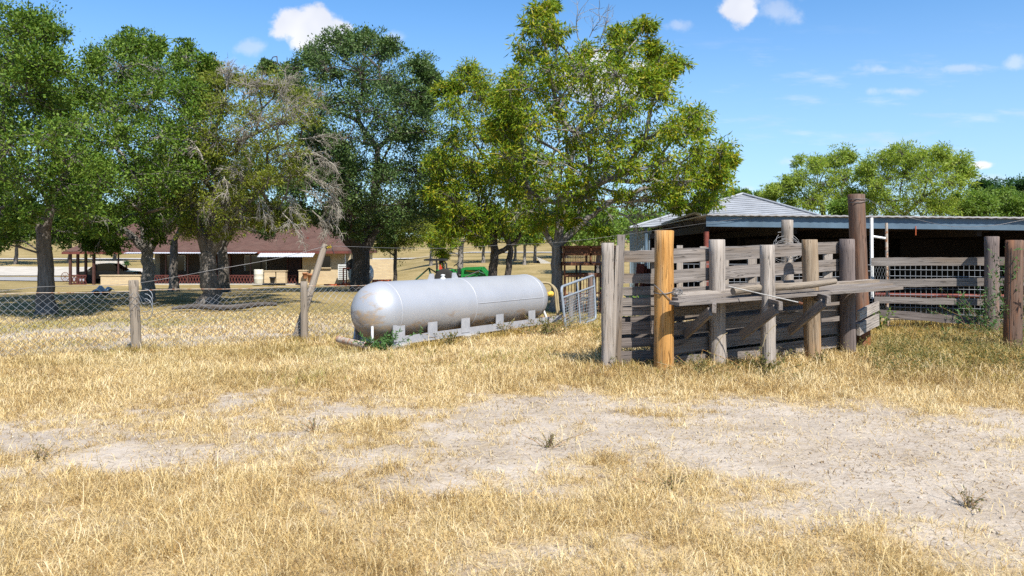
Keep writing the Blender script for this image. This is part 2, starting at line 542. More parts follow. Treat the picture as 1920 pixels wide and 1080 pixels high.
def mat_shingle():
    m, t, b, o = mat('brown_shingles')
    co = objco(t)
    s = t.add('ShaderNodeSeparateXYZ'); t.set(s.inputs[0], co)
    c = t.add('ShaderNodeCombineXYZ'); t.set(c.inputs[0], s.outputs[0]); t.set(c.inputs[1], t.math('ADD', s.outputs[2], t.math('MULTIPLY', s.outputs[1], .5)))
    br = t.add('ShaderNodeTexBrick'); t.set(br.inputs['Vector'], c.outputs[0])
    br.inputs['Color1'].default_value = (.122, .068, .052, 1); br.inputs['Color2'].default_value = (.084, .048, .038, 1); br.inputs['Mortar'].default_value = (.06, .03, .025, 1)
    br.inputs['Scale'].default_value = 1.0; br.inputs['Brick Width'].default_value = .33; br.inputs['Row Height'].default_value = .14; br.inputs['Mortar Size'].default_value = .012
    n = t.noise(co, 1.2, 5, .6)
    t.set(b.inputs['Base Color'], t.mix(t.map(n, .35, .7, 0, .4), br.outputs[0], (.128, .082, .064)))
    b.inputs['Roughness'].default_value = .95; b.inputs['Specular IOR Level'].default_value = .1
    return m
M['shingle'] = mat_shingle()

def mat_tank():
    m, t, b, o = mat('silver_tank_paint')
    co = objco(t)
    s = t.add('ShaderNodeSeparateXYZ'); t.set(s.inputs[0], co)
    n = t.noise(co, 1.6, 2, .5)
    n2 = t.noise(t.scale(co, (1.6, 1.6, 4.5)), 1.7, 6, .66, dist=.6)
    n3 = t.noise(co, 14, 4, .6)
    base = t.ramp(n, [(.3, (.365, .375, .395)), (.7, (.41, .42, .44))])
    zz = s.outputs[2]
    low = t.map(zz, .80, .12)                       # old stains gather on the belly
    ax_ = t.vmath('DOT_PRODUCT', co, (.584, .812, 0.0))
    head = t.map(ax_, -2.15, -2.62, 0, .20)
    rust = t.map(t.math('ADD', t.math('ADD', n2, head), t.math('MULTIPLY', low, .36)), .69, .85)
    rust = t.math('MULTIPLY', rust, t.map(n3, .3, .62, .6, 1))
    c = t.mix(t.math('MULTIPLY', rust, .75), base, t.ramp(n3, [(.35, (.16, .095, .035)), (.65, (.34, .205, .065))]))
    grime = t.map(t.math('ADD', n, t.math('MULTIPLY', low, .35)), .66, 1.0, 0, .40)
    c = t.mix(grime, c, (.28, .21, .14))
    t.set(b.inputs['Base Color'], c)
    t.set(b.inputs['Metallic'], t.math('SUBTRACT', .28, t.math('MULTIPLY', rust, .28), clamp=True))
    t.set(b.inputs['Roughness'], t.math('ADD', .43, t.math('MULTIPLY', rust, .35)))
    return m
M['tank'] = mat_tank()
M['tank_skid'] = paint('silver_grey_steel', (.36, .365, .38), .6, .2, .15, 5, .4, (.33, .19, .08), .66)

def leafmat(name, cols, trans=.28, rough=.55, spec=.25):
    m, t, b, o = mat(name)
    geo = t.add('ShaderNodeNewGeometry')
    rnd = geo.outputs['Random Per Island']
    n = t.noise(objco(t), .9, 2, .5)
    f = t.math('ADD', t.math('MULTIPLY', rnd, .75), t.math('MULTIPLY', n, .25))
    c = t.ramp(f, [(i / (len(cols) - 1), k) for i, k in enumerate(cols)])
    t.set(b.inputs['Base Color'], c)
    b.inputs['Roughness'].default_value = rough
    b.inputs['Specular IOR Level'].default_value = spec
    tr = t.add('ShaderNodeBsdfTranslucent')
    t.set(tr.inputs[0], t.mix(1.0, c, (1.3, 1.35, .7), 'MULTIPLY'))
    mx = t.add('ShaderNodeMixShader'); mx.inputs[0].default_value = trans
    t.set(mx.inputs[1], b.outputs[0]); t.set(mx.inputs[2], tr.outputs[0])
    t.set(o.inputs[0], mx.outputs[0])
    return m
M['leaf_oak'] = leafmat('oak_leaves', [(.028, .062, .008), (.062, .122, .012), (.115, .182, .018), (.19, .24, .05)], .20, .55, .18)
M['leaf_oak_dark'] = leafmat('dark_oak_leaves', [(.024, .052, .014), (.050, .094, .022), (.085, .138, .032), (.16, .20, .08)], .18, .5, .25)
M['leaf_olive'] = leafmat('olive_leaves', [(.07, .095, .010), (.13, .165, .014), (.19, .21, .024), (.25, .24, .06)], .25, .55, .18)
M['leaf_pecan'] = leafmat('pecan_leaves', [(.05, .105, .006), (.112, .185, .010), (.205, .252, .012), (.40, .29, .02)], .30, .55, .2)
M['leaf_mesquite'] = leafmat('mesquite_leaves', [(.12, .19, .022), (.19, .27, .032), (.26, .33, .045), (.34, .36, .07)], .40)
M['leaf_bright'] = leafmat('bright_leaves', [(.075, .150, .018), (.115, .195, .025), (.155, .235, .035), (.20, .25, .05)], .35)
M['leaf_deep'] = leafmat('deep_green_leaves', [(.018, .055, .012), (.030, .080, .016), (.045, .105, .022)], .25)
M['leaf_weed'] = leafmat('weed_leaves', [(.060, .085, .020), (.10, .115, .028), (.16, .14, .04), (.22, .16, .06)], .25)
M['leaf_fern'] = leafmat('feathery_leaves', [(.05, .12, .03), (.075, .155, .045), (.10, .18, .055)], .3)

def mat_grass(name, stops, green=(.24, .235, .05)):
    m, t, b, o = mat(name)
    c = t.ramp(attr(t, 'tint'), stops)
    c = t.mix(attr(t, 'green'), c, green)
    t.set(b.inputs['Base Color'], c)
    b.inputs['Roughness'].default_value = .7
    b.inputs['Specular IOR Level'].default_value = .2
    tr = t.add('ShaderNodeBsdfTranslucent'); t.set(tr.inputs[0], c)
    mx = t.add('ShaderNodeMixShader'); mx.inputs[0].default_value = .25
    t.set(mx.inputs[1], b.outputs[0]); t.set(mx.inputs[2], tr.outputs[0])
    t.set(o.inputs[0], mx.outputs[0])
    return m
M['straw'] = mat_grass('dry_straw', [(0, (.29, .185, .08)), (.15, (.40, .255, .085)), (.35, (.56, .405, .17)), (.65, (.69, .535, .26)), (1, (.79, .665, .42))])
M['litter'] = mat_grass('stem_litter', [(0, (.12, .08, .05)), (.5, (.26, .17, .085)), (1, (.44, .30, .14))])
M['straw_brown'] = mat_grass('brown_dry_weeds', [(0, (.15, .085, .02)), (.4, (.34, .215, .05)), (.75, (.52, .37, .11)), (1, (.68, .53, .24))])

def mat_ground():
    m, t, b, o = mat('dry_ground')
    co = objco(t)
    s = t.add('ShaderNodeSeparateXYZ'); t.set(s.inputs[0], co)
    cv = attr(t, 'cover'); lawn = attr(t, 'lawn')
    n = t.noise(co, 1.3, 6, .62)
    nf = t.noise(co, 24, 5, .65)
    n3 = t.noise(co, 5.5, 5, .65)
    soil = t.ramp(t.math('ADD', t.math('MULTIPLY', n, .6), t.math('MULTIPLY', nf, .4)), [(.30, (.28, .22, .155)), (.5, (.405, .34, .265)), (.68, (.50, .435, .355))])
    litter = t.ramp(t.math('ADD', t.math('MULTIPLY', n3, .5), t.math('MULTIPLY', nf, .5)), [(.32, (.24, .155, .065)), (.5, (.41, .30, .15)), (.68, (.53, .42, .25))])
    c = t.mix(t.map(t.math('ADD', cv, t.math('MULTIPLY', t.math('SUBTRACT', n3, .5), 1.5)), .15, .95), soil, litter)
    # pebbles
    vo = t.add('ShaderNodeTexVoronoi'); t.set(vo.inputs['Vector'], co); vo.inputs['Scale'].default_value = 16
    dn_ = t.math('ADD', t.math('MULTIPLY', t.noise(co, .9, 6, .7, dist=.5), .6), t.math('MULTIPLY', t.noise(t.scale(co, (.28, 1.9, 1)), 1.0, 5, .65), .4))
    c = t.mix(t.map(dn_, .48, .66, 0, .55), c, (.24, .195, .155))
    c = t.mix(t.map(vo.outputs['Distance'], .17, .12, 0, .55), c, t.mix(vo.outputs['Color'], (.62, .58, .52), (.20, .16, .12)))
    lw = t.ramp(t.math('ADD', t.math('MULTIPLY', t.noise(co, .22, 5, .6), .6), t.math('MULTIPLY', n3, .4)), [(.32, (.14, .115, .04)), (.48, (.26, .195, .08)), (.66, (.38, .29, .14))])
    c = t.mix(lawn, c, lw)
    t.set(b.inputs['Base Color'], c)
    b.inputs['Roughness'].default_value = .95
    b.inputs['Specular IOR Level'].default_value = .1
    bump(t, b, t.math('ADD', nf, t.math('MULTIPLY', n3, 1.5)), .55, .03)
    return m
M['ground'] = mat_ground()
M['gravel'] = paint('pale_caliche', (.44, .40, .335), .95, 0, .2, .8, .1)
M['asphalt'] = paint('worn_pale_road', (.42, .395, .36), .9, 0, .12, .6, .1)
M['driveway'] = paint('grey_driveway', (.30, .29, .275), .9, 0, .15, .8, .1)

# ------------------------------------------------------------------ ground sheet
def axis_pts(lo, fine_lo, fine_hi, hi, step, growth):
    mid = list(np.arange(fine_lo, fine_hi + 1e-6, step))
    up = []; d = step; x = mid[-1]
    while x < hi:
        d *= growth; x += d; up.append(x)
    dn = []; d = step; x = mid[0]
    while x > lo:
        d *= growth; x -= d; dn.append(x)
    return np.array(dn[::-1] + mid + up)
gx = axis_pts(-1500, -10, 13, 1500, .10, 1.08)
gy = axis_pts(-60, 3.0, 20, 2500, .10, 1.04)
GX, GY = np.meshgrid(gx, gy)
near = np.clip((40 - GY) / 15, 0, 1) * np.clip((30 - np.abs(GX)) / 10, 0, 1)
GZ = g(GX, GY) + near * ((fbm(GX * .8, GY * .8, 4) - .5) * .07 + (fbm(GX * 5, GY * 5, 3) - .5) * .03)
def micro(x, y):
    nr = np.clip((40 - y) / 15, 0, 1) * np.clip((30 - np.abs(x)) / 10, 0, 1)
    return g(x, y) + nr * ((fbm(x * .8, y * .8, 4) - .5) * .07 + (fbm(x * 5, y * 5, 3) - .5) * .03)
ny_, nx_ = GX.shape
idx = np.arange(nx_ * ny_).reshape(ny_, nx_)
quads = np.stack([idx[:-1, :-1], idx[:-1, 1:], idx[1:, 1:], idx[1:, :-1]], -1).reshape(-1, 4)
lawn = np.clip((GY - 17) / 3.0, 0, 1) * np.clip((3 - GX) / 3.0, 0, 1)
lawn = np.maximum(lawn, np.clip((GY - 30) / 6.0, 0, 1))
gr = mesh_np('ground', np.stack([GX, GY, GZ], -1).reshape(-1, 3), quads.ravel(), np.arange(len(quads)) * 4, M['ground'],
             {'cover': cover(GX, GY).ravel(), 'lawn': lawn.ravel()}, smooth=True)
tag(gr, 'dry pale ground with bare sandy patches and straw', 'ground', kind='structure')

def sheet(name, mt, edge_a, edge_b, n, lift, label):
    """strip between two poly edges laid over the terrain"""
    vs = []; fs = []
    K = 5
    for i in range(n + 1):
        t_ = i / n
        a = np.array([np.interp(t_, np.linspace(0, 1, len(edge_a)), [p[k] for p in edge_a]) for k in (0, 1)])
        b = np.array([np.interp(t_, np.linspace(0, 1, len(edge_b)), [p[k] for p in edge_b]) for k in (0, 1)])
        for j in range(K + 1):
            p = a + (b - a) * j / K
            vs.append((p[0], p[1], gz(p[0], p[1]) + lift))
    for i in range(n):
        for j in range(K):
            q = i * (K + 1) + j
            fs.append([q, q + 1, q + K + 2, q + K + 1])
    m_ = MB(); m_.put(vs, fs, True)
    return tag(m_.build(name, mt), label, name.replace('_', ' '), kind='structure')
sheet('road', M['asphalt'], [(-260, 101), (-20, 100), (90, 99)], [(-260, 107), (-20, 106), (90, 105)], 60, .10, 'pale country road crossing behind the house and lawn')
sheet('gravel_yard', M['gravel'], [(-75, 76), (-46, 75), (-33, 74.5)], [(-75, 88), (-46, 86), (-34, 83)], 20, .06, 'pale caliche gravel beyond the carport')
sheet('driveway', M['driveway'], [(-75, 68), (-50, 67), (-36, 63), (-26, 62)], [(-75, 72), (-50, 72), (-36, 71), (-26, 70)], 20, .06, 'grey driveway running up to the carport')

# ------------------------------------------------------------------ trees
def leaf_mesh(name, C, D, L, Wd, mt, parent, rng, droop=.0):
    """diamond leaves at points C pointing along D"""
    n = len(C)
    D = D / (np.linalg.norm(D, axis=1, keepdims=True) + 1e-9)
    upv = rng.normal(size=(n, 3)) * .75 + np.array([0, -.35, 1.0])
    S = np.cross(D, upv)
    S /= (np.linalg.norm(S, axis=1, keepdims=True) + 1e-9)
    N = np.cross(D, S)
    L = L[:, None]; Wd = Wd[:, None]
    a = C; b = C + D * L * .45 + S * Wd * .5 + N * L * .06; c = C + D * L; d = C + D * L * .45 - S * Wd * .5 + N * L * .06
    co = np.stack([a, b, c, d], 1).reshape(-1, 3)
    ix = np.arange(n * 4)
    return mesh_np(name, co, ix, np.arange(n) * 4, mt, parent=parent)

def randdir(rng, n, up=0.0):
    d = rng.normal(size=(n, 3)); d[:, 2] += up
    return d / np.linalg.norm(d, axis=1, keepdims=True)

def bare_spray(mb, p, d, L, r, rng, depth, droop):
    """a dead, much forked twig spray"""
    pts = [Vector(p)]; k = 5
    d = Vector(d).normalized()
    for i in range(k):
        d = (d + Vector(rng.normal(size=3)) * .16 + Vector((0, 0, -droop * (i + 1) / k))).normalized()
        pts.append(pts[-1] + d * (L / k))
    mb.tube(pts, [r * (1 - .14 * i) for i in range(k + 1)], 4 if depth > 1 else 3, cap=False)
    if depth > 0:
        nb = 6 if depth > 1 else 5
        for j in range(nb):
            i = int(rng.integers(1, k + 1))
            dd = ((pts[i] - pts[i - 1]).normalized() + Vector(rng.normal(size=3)) * .6).normalized()
            bare_spray(mb, pts[i], dd, L * rng.uniform(.4, .66), r * .64, rng, depth - 1, droop)

def tree(name, label, Y, trunks, clumps, bark, leaf, leafL, leafW, seed, cat='tree', group=None, dens=1.0, back=.75, depth_k=1.0, up=.25,
         sub=17, lpc=40, dead=(), r_tip=.011, deadL=1.2, flat=.8, base_px=None, deadmat=None, twigs=True, fill=1):
    """trunks: list of pixel polylines with radii [(px,py,r)...]; clumps: (px,py,radius px[,density]) as surveyed from the camera;
    every clump is given its own depth inside the crown"""
    rng = np.random.default_rng(seed)
    base = GP(trunks[0][0][0], Y)
    root = empty(name, base, label, cat, group)
    k = Y / F
    cl = np.array([(c[0], c[1], c[2], c[3] if len(c) > 3 else 1.0) for c in clumps], float)
    cx, cz = cl[:, 0].mean(), cl[:, 1].mean()
    Rx = max(np.abs(cl[:, 0] - cx).max() + 20, 30); Rz = max(np.abs(cl[:, 1] - cz).max() + 20, 30)
    Rd = min(Rx, Rz * 1.3) * k * depth_k
    P = []; RR = []; DN = []
    for (px, py, r, dn) in cl:
        d = math.sqrt(max(.06, 1 - ((px - cx) / Rx) ** 2 - ((py - cz) / Rz) ** 2)) * Rd
        opts = [-d * rng.uniform(.45, 1.0)] + ([d * rng.uniform(.2, 1.0)] if rng.random() < back else [])
        for dy in opts:
            yy = Y + dy
            P.append(np.array(W(px + rng.normal() * r * .12, py + rng.normal() * r * .12, yy))); RR.append(r * yy / F * rng.uniform(.8, 1.15)); DN.append(dn)
        for q in range(fill):
            yy = Y + d * rng.uniform(-.95, .95); an = rng.uniform(0, 6.28); q_ = r * rng.uniform(.2, .7)
            P.append(np.array(W(px + q_ * math.cos(an), py + q_ * math.sin(an), yy))); RR.append(r * yy / F * rng.uniform(.45, .8)); DN.append(dn * .7)
    P = np.array(P); RR = np.array(RR)
    mb = MB()
    nodes = []; par = []; plen = []; fixed = []
    trunk_chains = []
    for ti, tp in enumerate(trunks):
        tp = [(p[0], p[1], p[2], p[3] if len(p) > 3 else 0.0) for p in tp]
        pts = [np.array(W(a, b_, Y + dy)) for a, b_, r_, dy in tp]
        rad = [p[2] for p in tp]
        if ti == 0 or tp[0][1] >= trunks[0][0][1] - 12:
            pts[0][2] = gz(pts[0][0], pts[0][1]) - .12
        # subdivide with a little wander
        fine = [pts[0]]; fr = [rad[0]]
        for i in range(len(pts) - 1):
            m_ = 4
            for j in range(1, m_ + 1):
                q = pts[i] + (pts[i + 1] - pts[i]) * j / m_
                if j < m_: q = q + rng.normal(size=3) * rad[i] * .14
                fine.append(q); fr.append(rad[i] + (rad[i + 1] - rad[i]) * j / m_)
        if ti == 0 or tp[0][1] >= trunks[0][0][1] - 12:
            fr[0] *= 1.45; fr[1] *= 1.12
        trunk_chains.append((fine, fr))
        half = int(len(fine) * .55) if ti == 0 else int(len(fine) * .4)
        prev = -1
        for i, q in enumerate(fine):
            if i < half: continue
            nodes.append(q); par.append(prev); plen.append(0.0 + .25 * (i - half)); fixed.append(fr[i]); prev = len(nodes) - 1
    ntr = len(nodes)
    order = np.argsort([min(np.linalg.norm(p - nodes[j]) for j in range(ntr)) for p in P])
    chains = []
    tipnode = {}
    for ci in order:
        p = P[ci]
        A = np.array(nodes)
        dist = np.linalg.norm(A - p, axis=1)
        cost = dist + .45 * np.array(plen) + np.where(A[:, 2] > p[2] + .3, .8, 0)
        j = int(np.argmin(cost))
        q0 = np.array(nodes[j]); L = dist[j]
        m_ = max(2, int(L / .45))
        mid = (q0 + p) / 2 + rng.normal(size=3) * L * .10 + np.array([0, 0, .10 * L])
        ch = [j]
        for s in range(1, m_ + 1):
            t_ = s / m_
            q = (1 - t_) ** 2 * q0 + 2 * t_ * (1 - t_) * mid + t_ ** 2 * p
            if s < m_: q = q + rng.normal(size=3) * .04 * min(L, 2)
            nodes.append(q); par.append(ch[-1]); plen.append(plen[ch[-1]] + L / m_); fixed.append(0)
            ch.append(len(nodes) - 1)
        chains.append(ch); tipnode[ci] = ch
    cnt = np.zeros(len(nodes))
    for ch in chains: cnt[ch[-1]] += 1
    for i in range(len(nodes) - 1, -1, -1):
        if par[i] >= 0: cnt[par[i]] += cnt[i]
    rr = r_tip * 1.5 * np.maximum(cnt, 1) ** .46
    for fine, fr in trunk_chains:
        mb.tube(fine, fr, 14, wob=.07)
    for ch in chains:
        rad = [rr[i] for i in ch]
        rad[0] = min(max(rr[ch[1]] * 1.15, .01), fixed[ch[0]] if fixed[ch[0]] else 9)
        mb.tube([nodes[i] for i in ch], rad, 7 if max(rad) > .04 else 4, cap=False, wob=.05)
    C = []; D = []
    tw = MB()
    for ci in range(len(P)):
        p = P[ci]; r = RR[ci]
        ns = max(5, int(sub * dens * DN[ci]))
        dirs = randdir(rng, ns, .15)
        rad = r * rng.uniform(.25, 1.0, ns) ** .8 * np.where(rng.random(ns) < .36, rng.uniform(1.05, 1.65, ns), 1.0)
        sp = p + dirs * rad[:, None] * np.array([1, 1, flat])
        if twigs:
            for s in range(ns):
                midp = (p + sp[s]) / 2 + rng.normal(size=3) * r * .1
                mb.tube([p, midp, sp[s]], [r_tip, r_tip * .7, r_tip * .35], 3, cap=False)
        nl = int(lpc * rng.uniform(.8, 1.2))
        rc = r * rng.uniform(.14, .34, ns)
        for s in range(ns):
            # leaves sit along short shoots that leave the twig end
            off = rng.normal(size=(nl, 3)) * rc[s] * np.array([.75, .75, .55])
            C.append(sp[s] + off)
            dd = off / (rc[s] + 1e-6) * .6 + rng.normal(size=(nl, 3)) * .7 + dirs[s] * .5
            dd[:, 2] += up
            D.append(dd)
    C = np.concatenate(C); D = np.concatenate(D)
    n = len(C)
    mb.build('trunk', bark, root)
    leaf_mesh('crown', C, D, leafL * np.clip(rng.lognormal(-.05, .33, n), .4, 1.9), leafW * np.clip(rng.lognormal(-.03, .28, n), .5, 1.7), leaf, root, rng)
    if dead:
        for (px, py, dx, dz, Lp, dpt, droop, dy) in dead:
            db = MB()
            bare_spray(db, W(px, py, Y + dy), (dx, rng.normal() * .35, dz), Lp * Y / F * (.72 if dpt > 2 else 1), (.021 if dpt > 2 else .014), rng, dpt, droop)
            db.build('dead_branch', deadmat or M['deadwood'], root)
    return root

# left live oak
tree('live_oak_tree', 'live oak at the left edge with a straight grey trunk', 19.8,
     [[(86, 592, .22), (86, 520, .185), (82, 440, .165)], [(84, 450, .13), (60, 385, .10), (30, 345, .07)], [(84, 448, .13), (98, 380, .10), (122, 325, .07)]],
     [(40, 60, 48), (90, 60, 34), (15, 110, 60), (85, 125, 42), (-45, 100, 70), (30, 180, 66), (92, 190, 42), (-40, 210, 70), (20, 265, 60), (90, 255, 56), (140, 300, 46), (-50, 320, 70), (40, 335, 60), (120, 345, 44),
      (-10, 400, 50), (45, 400, 34, .8), (150, 385, 46), (8, 445, 26, .7), (185, 340, 44), (170, 420, 34, .8), (60, 120, 40), (-60, 30, 60)],
     M['bark'], M['leaf_oak'], .074, .042, 101, depth_k=2.1, fill=2, lpc=54, sub=24, back=.95, dead=[(60, 380, -1, -.3, 60, 2, .2, -1.5), (120, 390, 1, -.4, 55, 2, .3, -1.5)])
tree('live_oak_tree', 'dense green oak with a forked grey trunk standing before the carport', 25.0,
     [[(277, 566, .21), (279, 510, .185), (275, 470, .17)], [(277, 475, .13), (245, 440, .10), (205, 412, .07)], [(277, 475, .12), (300, 435, .09), (340, 405, .07)], [(276, 472, .11), (268, 420, .09), (262, 380, .07)]],
     [(238, 88, 32), (285, 88, 24), (185, 112, 34), (235, 130, 50), (290, 140, 46), (345, 108, 28), (388, 128, 26), (150, 165, 40), (200, 190, 60), (270, 200, 60), (340, 165, 44), (385, 175, 36), (145, 235, 50), (220, 265, 66), (300, 265, 62),
      (360, 235, 46), (160, 305, 54), (235, 335, 60), (310, 335, 60), (375, 300, 40), (170, 370, 46), (250, 395, 44, .8), (330, 390, 44), (200, 430, 32, .8), (215, 455, 22, .8), (130, 390, 40), (290, 430, 28, .8), (120, 430, 34, .9), (175, 450, 22)],
     M['bark_pale'], M['leaf_oak'], .082, .045, 102, depth_k=2.1, fill=2, lpc=52, sub=25, back=.95, dead=[(200, 400, -.4, -.8, 50, 2, .4, -2), (300, 400, .4, -.8, 40, 2, .4, -2)])
tree('half_dead_oak_tree', 'thin olive oak with drooping bare grey twigs and a thick leaning trunk', 23.2,
     [[(394, 574, .29), (392, 520, .25), (388, 475, .22)], [(390, 480, .17), (366, 410, .12), (345, 340, .08)], [(392, 482, .16), (420, 430, .12), (455, 395, .08), (500, 380, .05)], [(391, 478, .14), (398, 410, .1), (408, 340, .07)]],
     [(408, 150, 26, .9), (440, 150, 26, .9), (475, 158, 30, .9), (515, 165, 32, .8), (560, 185, 30, .7), (385, 200, 40), (430, 200, 40), (475, 215, 44, .9), (525, 225, 42, .8), (575, 225, 30, .6), (400, 260, 46), (450, 270, 46), (500, 285, 44, .9), (545, 275, 36, .7), (350, 310, 42), (400, 330, 44), (450, 335, 44), (505, 335, 38, .8), (370, 380, 40), (425, 385, 40), (475, 395, 38, .8), (360, 430, 30, .8), (430, 425, 30, .8), (520, 390, 28, .6), (550, 325, 28, .5), (512, 415, 26), (548, 410, 24)],
     M['bark'], M['leaf_olive'], .080, .030, 103, depth_k=1.9, fill=2, lpc=29, sub=24, back=.9,
     dead=[(420, 190, .1, 1, 60, 3, -.05, -2.2), (470, 200, .4, .9, 70, 3, -.02, -2), (540, 230, .8, .5, 85, 3, 0, -1.8), (500, 300, .9, .3, 95, 3, .05, -1.6), (560, 260, .9, .35, 80, 3, .05, -1),
           (540, 330, .9, .0, 90, 3, .25, -1.2), (520, 370, .8, -.1, 85, 3, .4, -1), (590, 300, .7, .2, 60, 3, .3, -.8), (600, 345, .5, -.3, 70, 3, .5, -.8), (560, 355, .7, -.2, 80, 3, .5, -1.4), (400, 330, -.3, -.6, 70, 3, .4, -2.2),
           (450, 350, .1, -.8, 70, 3, .4, -2), (480, 330, -.3, .2, 60, 3, .1, -2.2), (430, 170, -.2, 1, 50, 3, -.03, -2), (455, 185, .3, 1, 55, 3, -.03, -2.2), (520, 190, .5, .8, 60, 3, -.02, -2), (550, 215, .8, .7, 70, 3, 0, -1.5), (450, 280, .4, .5, 70, 3, .05, -2.6), (490, 260, .8, .4, 80, 3, .05, -2.4), (520, 300, .9, .2, 85, 3, .15, -2), (570, 290, .9, .2, 75, 3, .15, -1.4), (480, 360, .6, -.4, 70, 3, .4, -2.3), (530, 400, .5, -.6, 60, 3, .4, -1.8), (380, 300, -.3, .3, 60, 3, .2, -2.6), (420, 330, .2, -.5, 60, 3, .4, -2.6), (610, 380, .3, -.7, 60, 3, .4, -.8), (470, 250, .2, .8, 60, 3, 0, -2), (510, 215, .3, .9, 60, 3, 0, -2), (585, 395, .5, -.5, 55, 3, .4, -1)])
tree('tall_oak_tree', 'tall dark green oak with a broad dark trunk standing behind the tank', 36.5,
     [[(680, 548, .46), (677, 500, .40), (674, 455, .36)], [(672, 470, .26), (650, 400, .18), (642, 320, .12)], [(676, 460, .26), (700, 390, .17), (708, 280, .12)], [(684, 468, .22), (716, 420, .15), (760, 380, .10)], [(672, 470, .2), (640, 440, .13), (600, 420, .08)]],
     [(640, 82, 30), (685, 78, 30), (725, 95, 30), (598, 100, 30), (555, 125, 32), (615, 135, 48), (680, 135, 48), (735, 150, 42), (785, 128, 28), (808, 150, 20), (500, 125, 18), (545, 170, 36), (610, 205, 52), (690, 210, 56), (765, 195, 44),
      (800, 195, 26), (660, 270, 50, .8), (735, 265, 56), (795, 250, 40), (590, 265, 42), (620, 290, 42), (650, 315, 44), (600, 330, 38), (640, 385, 40), (575, 300, 38), (710, 335, 50), (775, 320, 52), (820, 305, 36), (640, 345, 42), (690, 395, 40), (750, 385, 46), (805, 370, 42), (830, 400, 30), (610, 410, 34, .7), (660, 430, 28, .7), (570, 400, 30, .6), (720, 425, 28, .7), (560, 340, 34)],
     M['bark_dark'], M['leaf_oak_dark'], .11, .06, 104, fill=2, depth_k=1.3, lpc=50, sub=25, back=.95, r_tip=.016)
tree('pecan_tree', 'yellow green pecan with two dark trunks behind the tank', 30.0,
     [[(922, 548, .19), (924, 510, .17), (928, 470, .15), (925, 430, .12)], [(951, 548, .14), (953, 510, .125), (958, 470, .11), (950, 430, .09)], [(926, 480, .1), (965, 455, .09), (985, 425, .07)]],
     [(832, 172, 26), (865, 160, 24), (880, 140, 26), (905, 160, 30), (940, 180, 34), (960, 240, 38), (930, 320, 42), (890, 340, 40), (855, 205, 40), (915, 190, 36), (840, 255, 42), (900, 255, 48), (950, 250, 44), (830, 310, 40), (880, 320, 50), (940, 320, 50), (985, 300, 40), (850, 370, 40), (910, 375, 48), (965, 370, 46), (1005, 360, 36), (815, 365, 26), (870, 415, 36), (930, 420, 36), (840, 420, 24, .7), (985, 415, 36), (900, 440, 22, .7)],
     M['bark_dark'], M['leaf_pecan'], .14, .042, 105, fill=2, lpc=28, sub=20, up=-.55, back=.95)
tree('pecan_tree', 'large pecan with yellow green leaves and bare twigs beside the wire gate', 20.8,
     [[(1046, 588, .17), (1044, 530, .15), (1044, 460, .14)], [(1044, 465, .12), (1052, 400, .10), (1068, 330, .075), (1078, 250, .055)], [(1045, 462, .10), (1085, 425, .085), (1120, 395, .065)], [(1044, 470, .08), (1020, 430, .06), (985, 395, .04)]],
     [(1012, 22, 20, .8), (1035, 12, 16, .7), (1000, 55, 26, .8), (1040, 60, 28, 1.15), (985, 95, 26, 1.15), (1090, 95, 24, .5), (1165, 62, 24), (1205, 50, 20), (1180, 90, 34), (1225, 90, 28), (1240, 125, 34), (1265, 125, 18), (1030, 125, 40), (1090, 135, 38, 1.15), (1150, 135, 40, 1.15), (1205, 150, 36),
      (990, 165, 42), (1055, 180, 46), (1120, 195, 46, 1.15), (1180, 200, 42), (1235, 180, 34), (960, 210, 36), (1010, 235, 48), (1080, 250, 50, 1.15), (1145, 260, 48, 1.15), (1210, 255, 42), (1260, 240, 34), (1300, 215, 24), (1310, 245, 32), (1345, 285, 28), (1365, 300, 18), (1300, 290, 40), (1240, 310, 42), (1175, 315, 42, 1.15), (1105, 320, 46, 1.15),
      (1035, 310, 50), (985, 300, 42), (990, 365, 44), (1045, 370, 40), (1100, 375, 36, 1.15), (1330, 325, 30), (1285, 345, 36), (1340, 360, 26), (1235, 365, 32, 1.15), (1310, 385, 22), (1270, 385, 20), (1010, 415, 30), (1065, 410, 26, .8), (1345, 330, 26), (955, 345, 38), (960, 160, 32), (955, 250, 38), (945, 300, 38), (930, 230, 30), (1120, 430, 18, .5), (1180, 370, 26, .5)],
     M['bark_pale'], M['leaf_pecan'], .125, .038, 106, fill=2, lpc=25, sub=17, up=-.55, back=.85,
     dead=[(1085, 75, -.15, 1, 55, 2, -.05, 0), (1105, 70, .2, 1, 60, 2, -.05, .3), (1125, 80, .4, 1, 50, 2, 0, 0), (1120, 395, .8, .2, 80, 3, .05, -1.2), (1150, 380, .9, .0, 75, 3, .1, -1.5), (1160, 400, .9, -.2, 70, 3, .2, -1.5), (1200, 370, .6, .3, 60, 2, .0, -1.2), (1180, 330, .5, .8, 60, 2, 0, -1.2), (1210, 405, .8, -.3, 45, 2, .2, -1.6), (1010, 400, -.5, .4, 45, 2, .1, -1.4)])

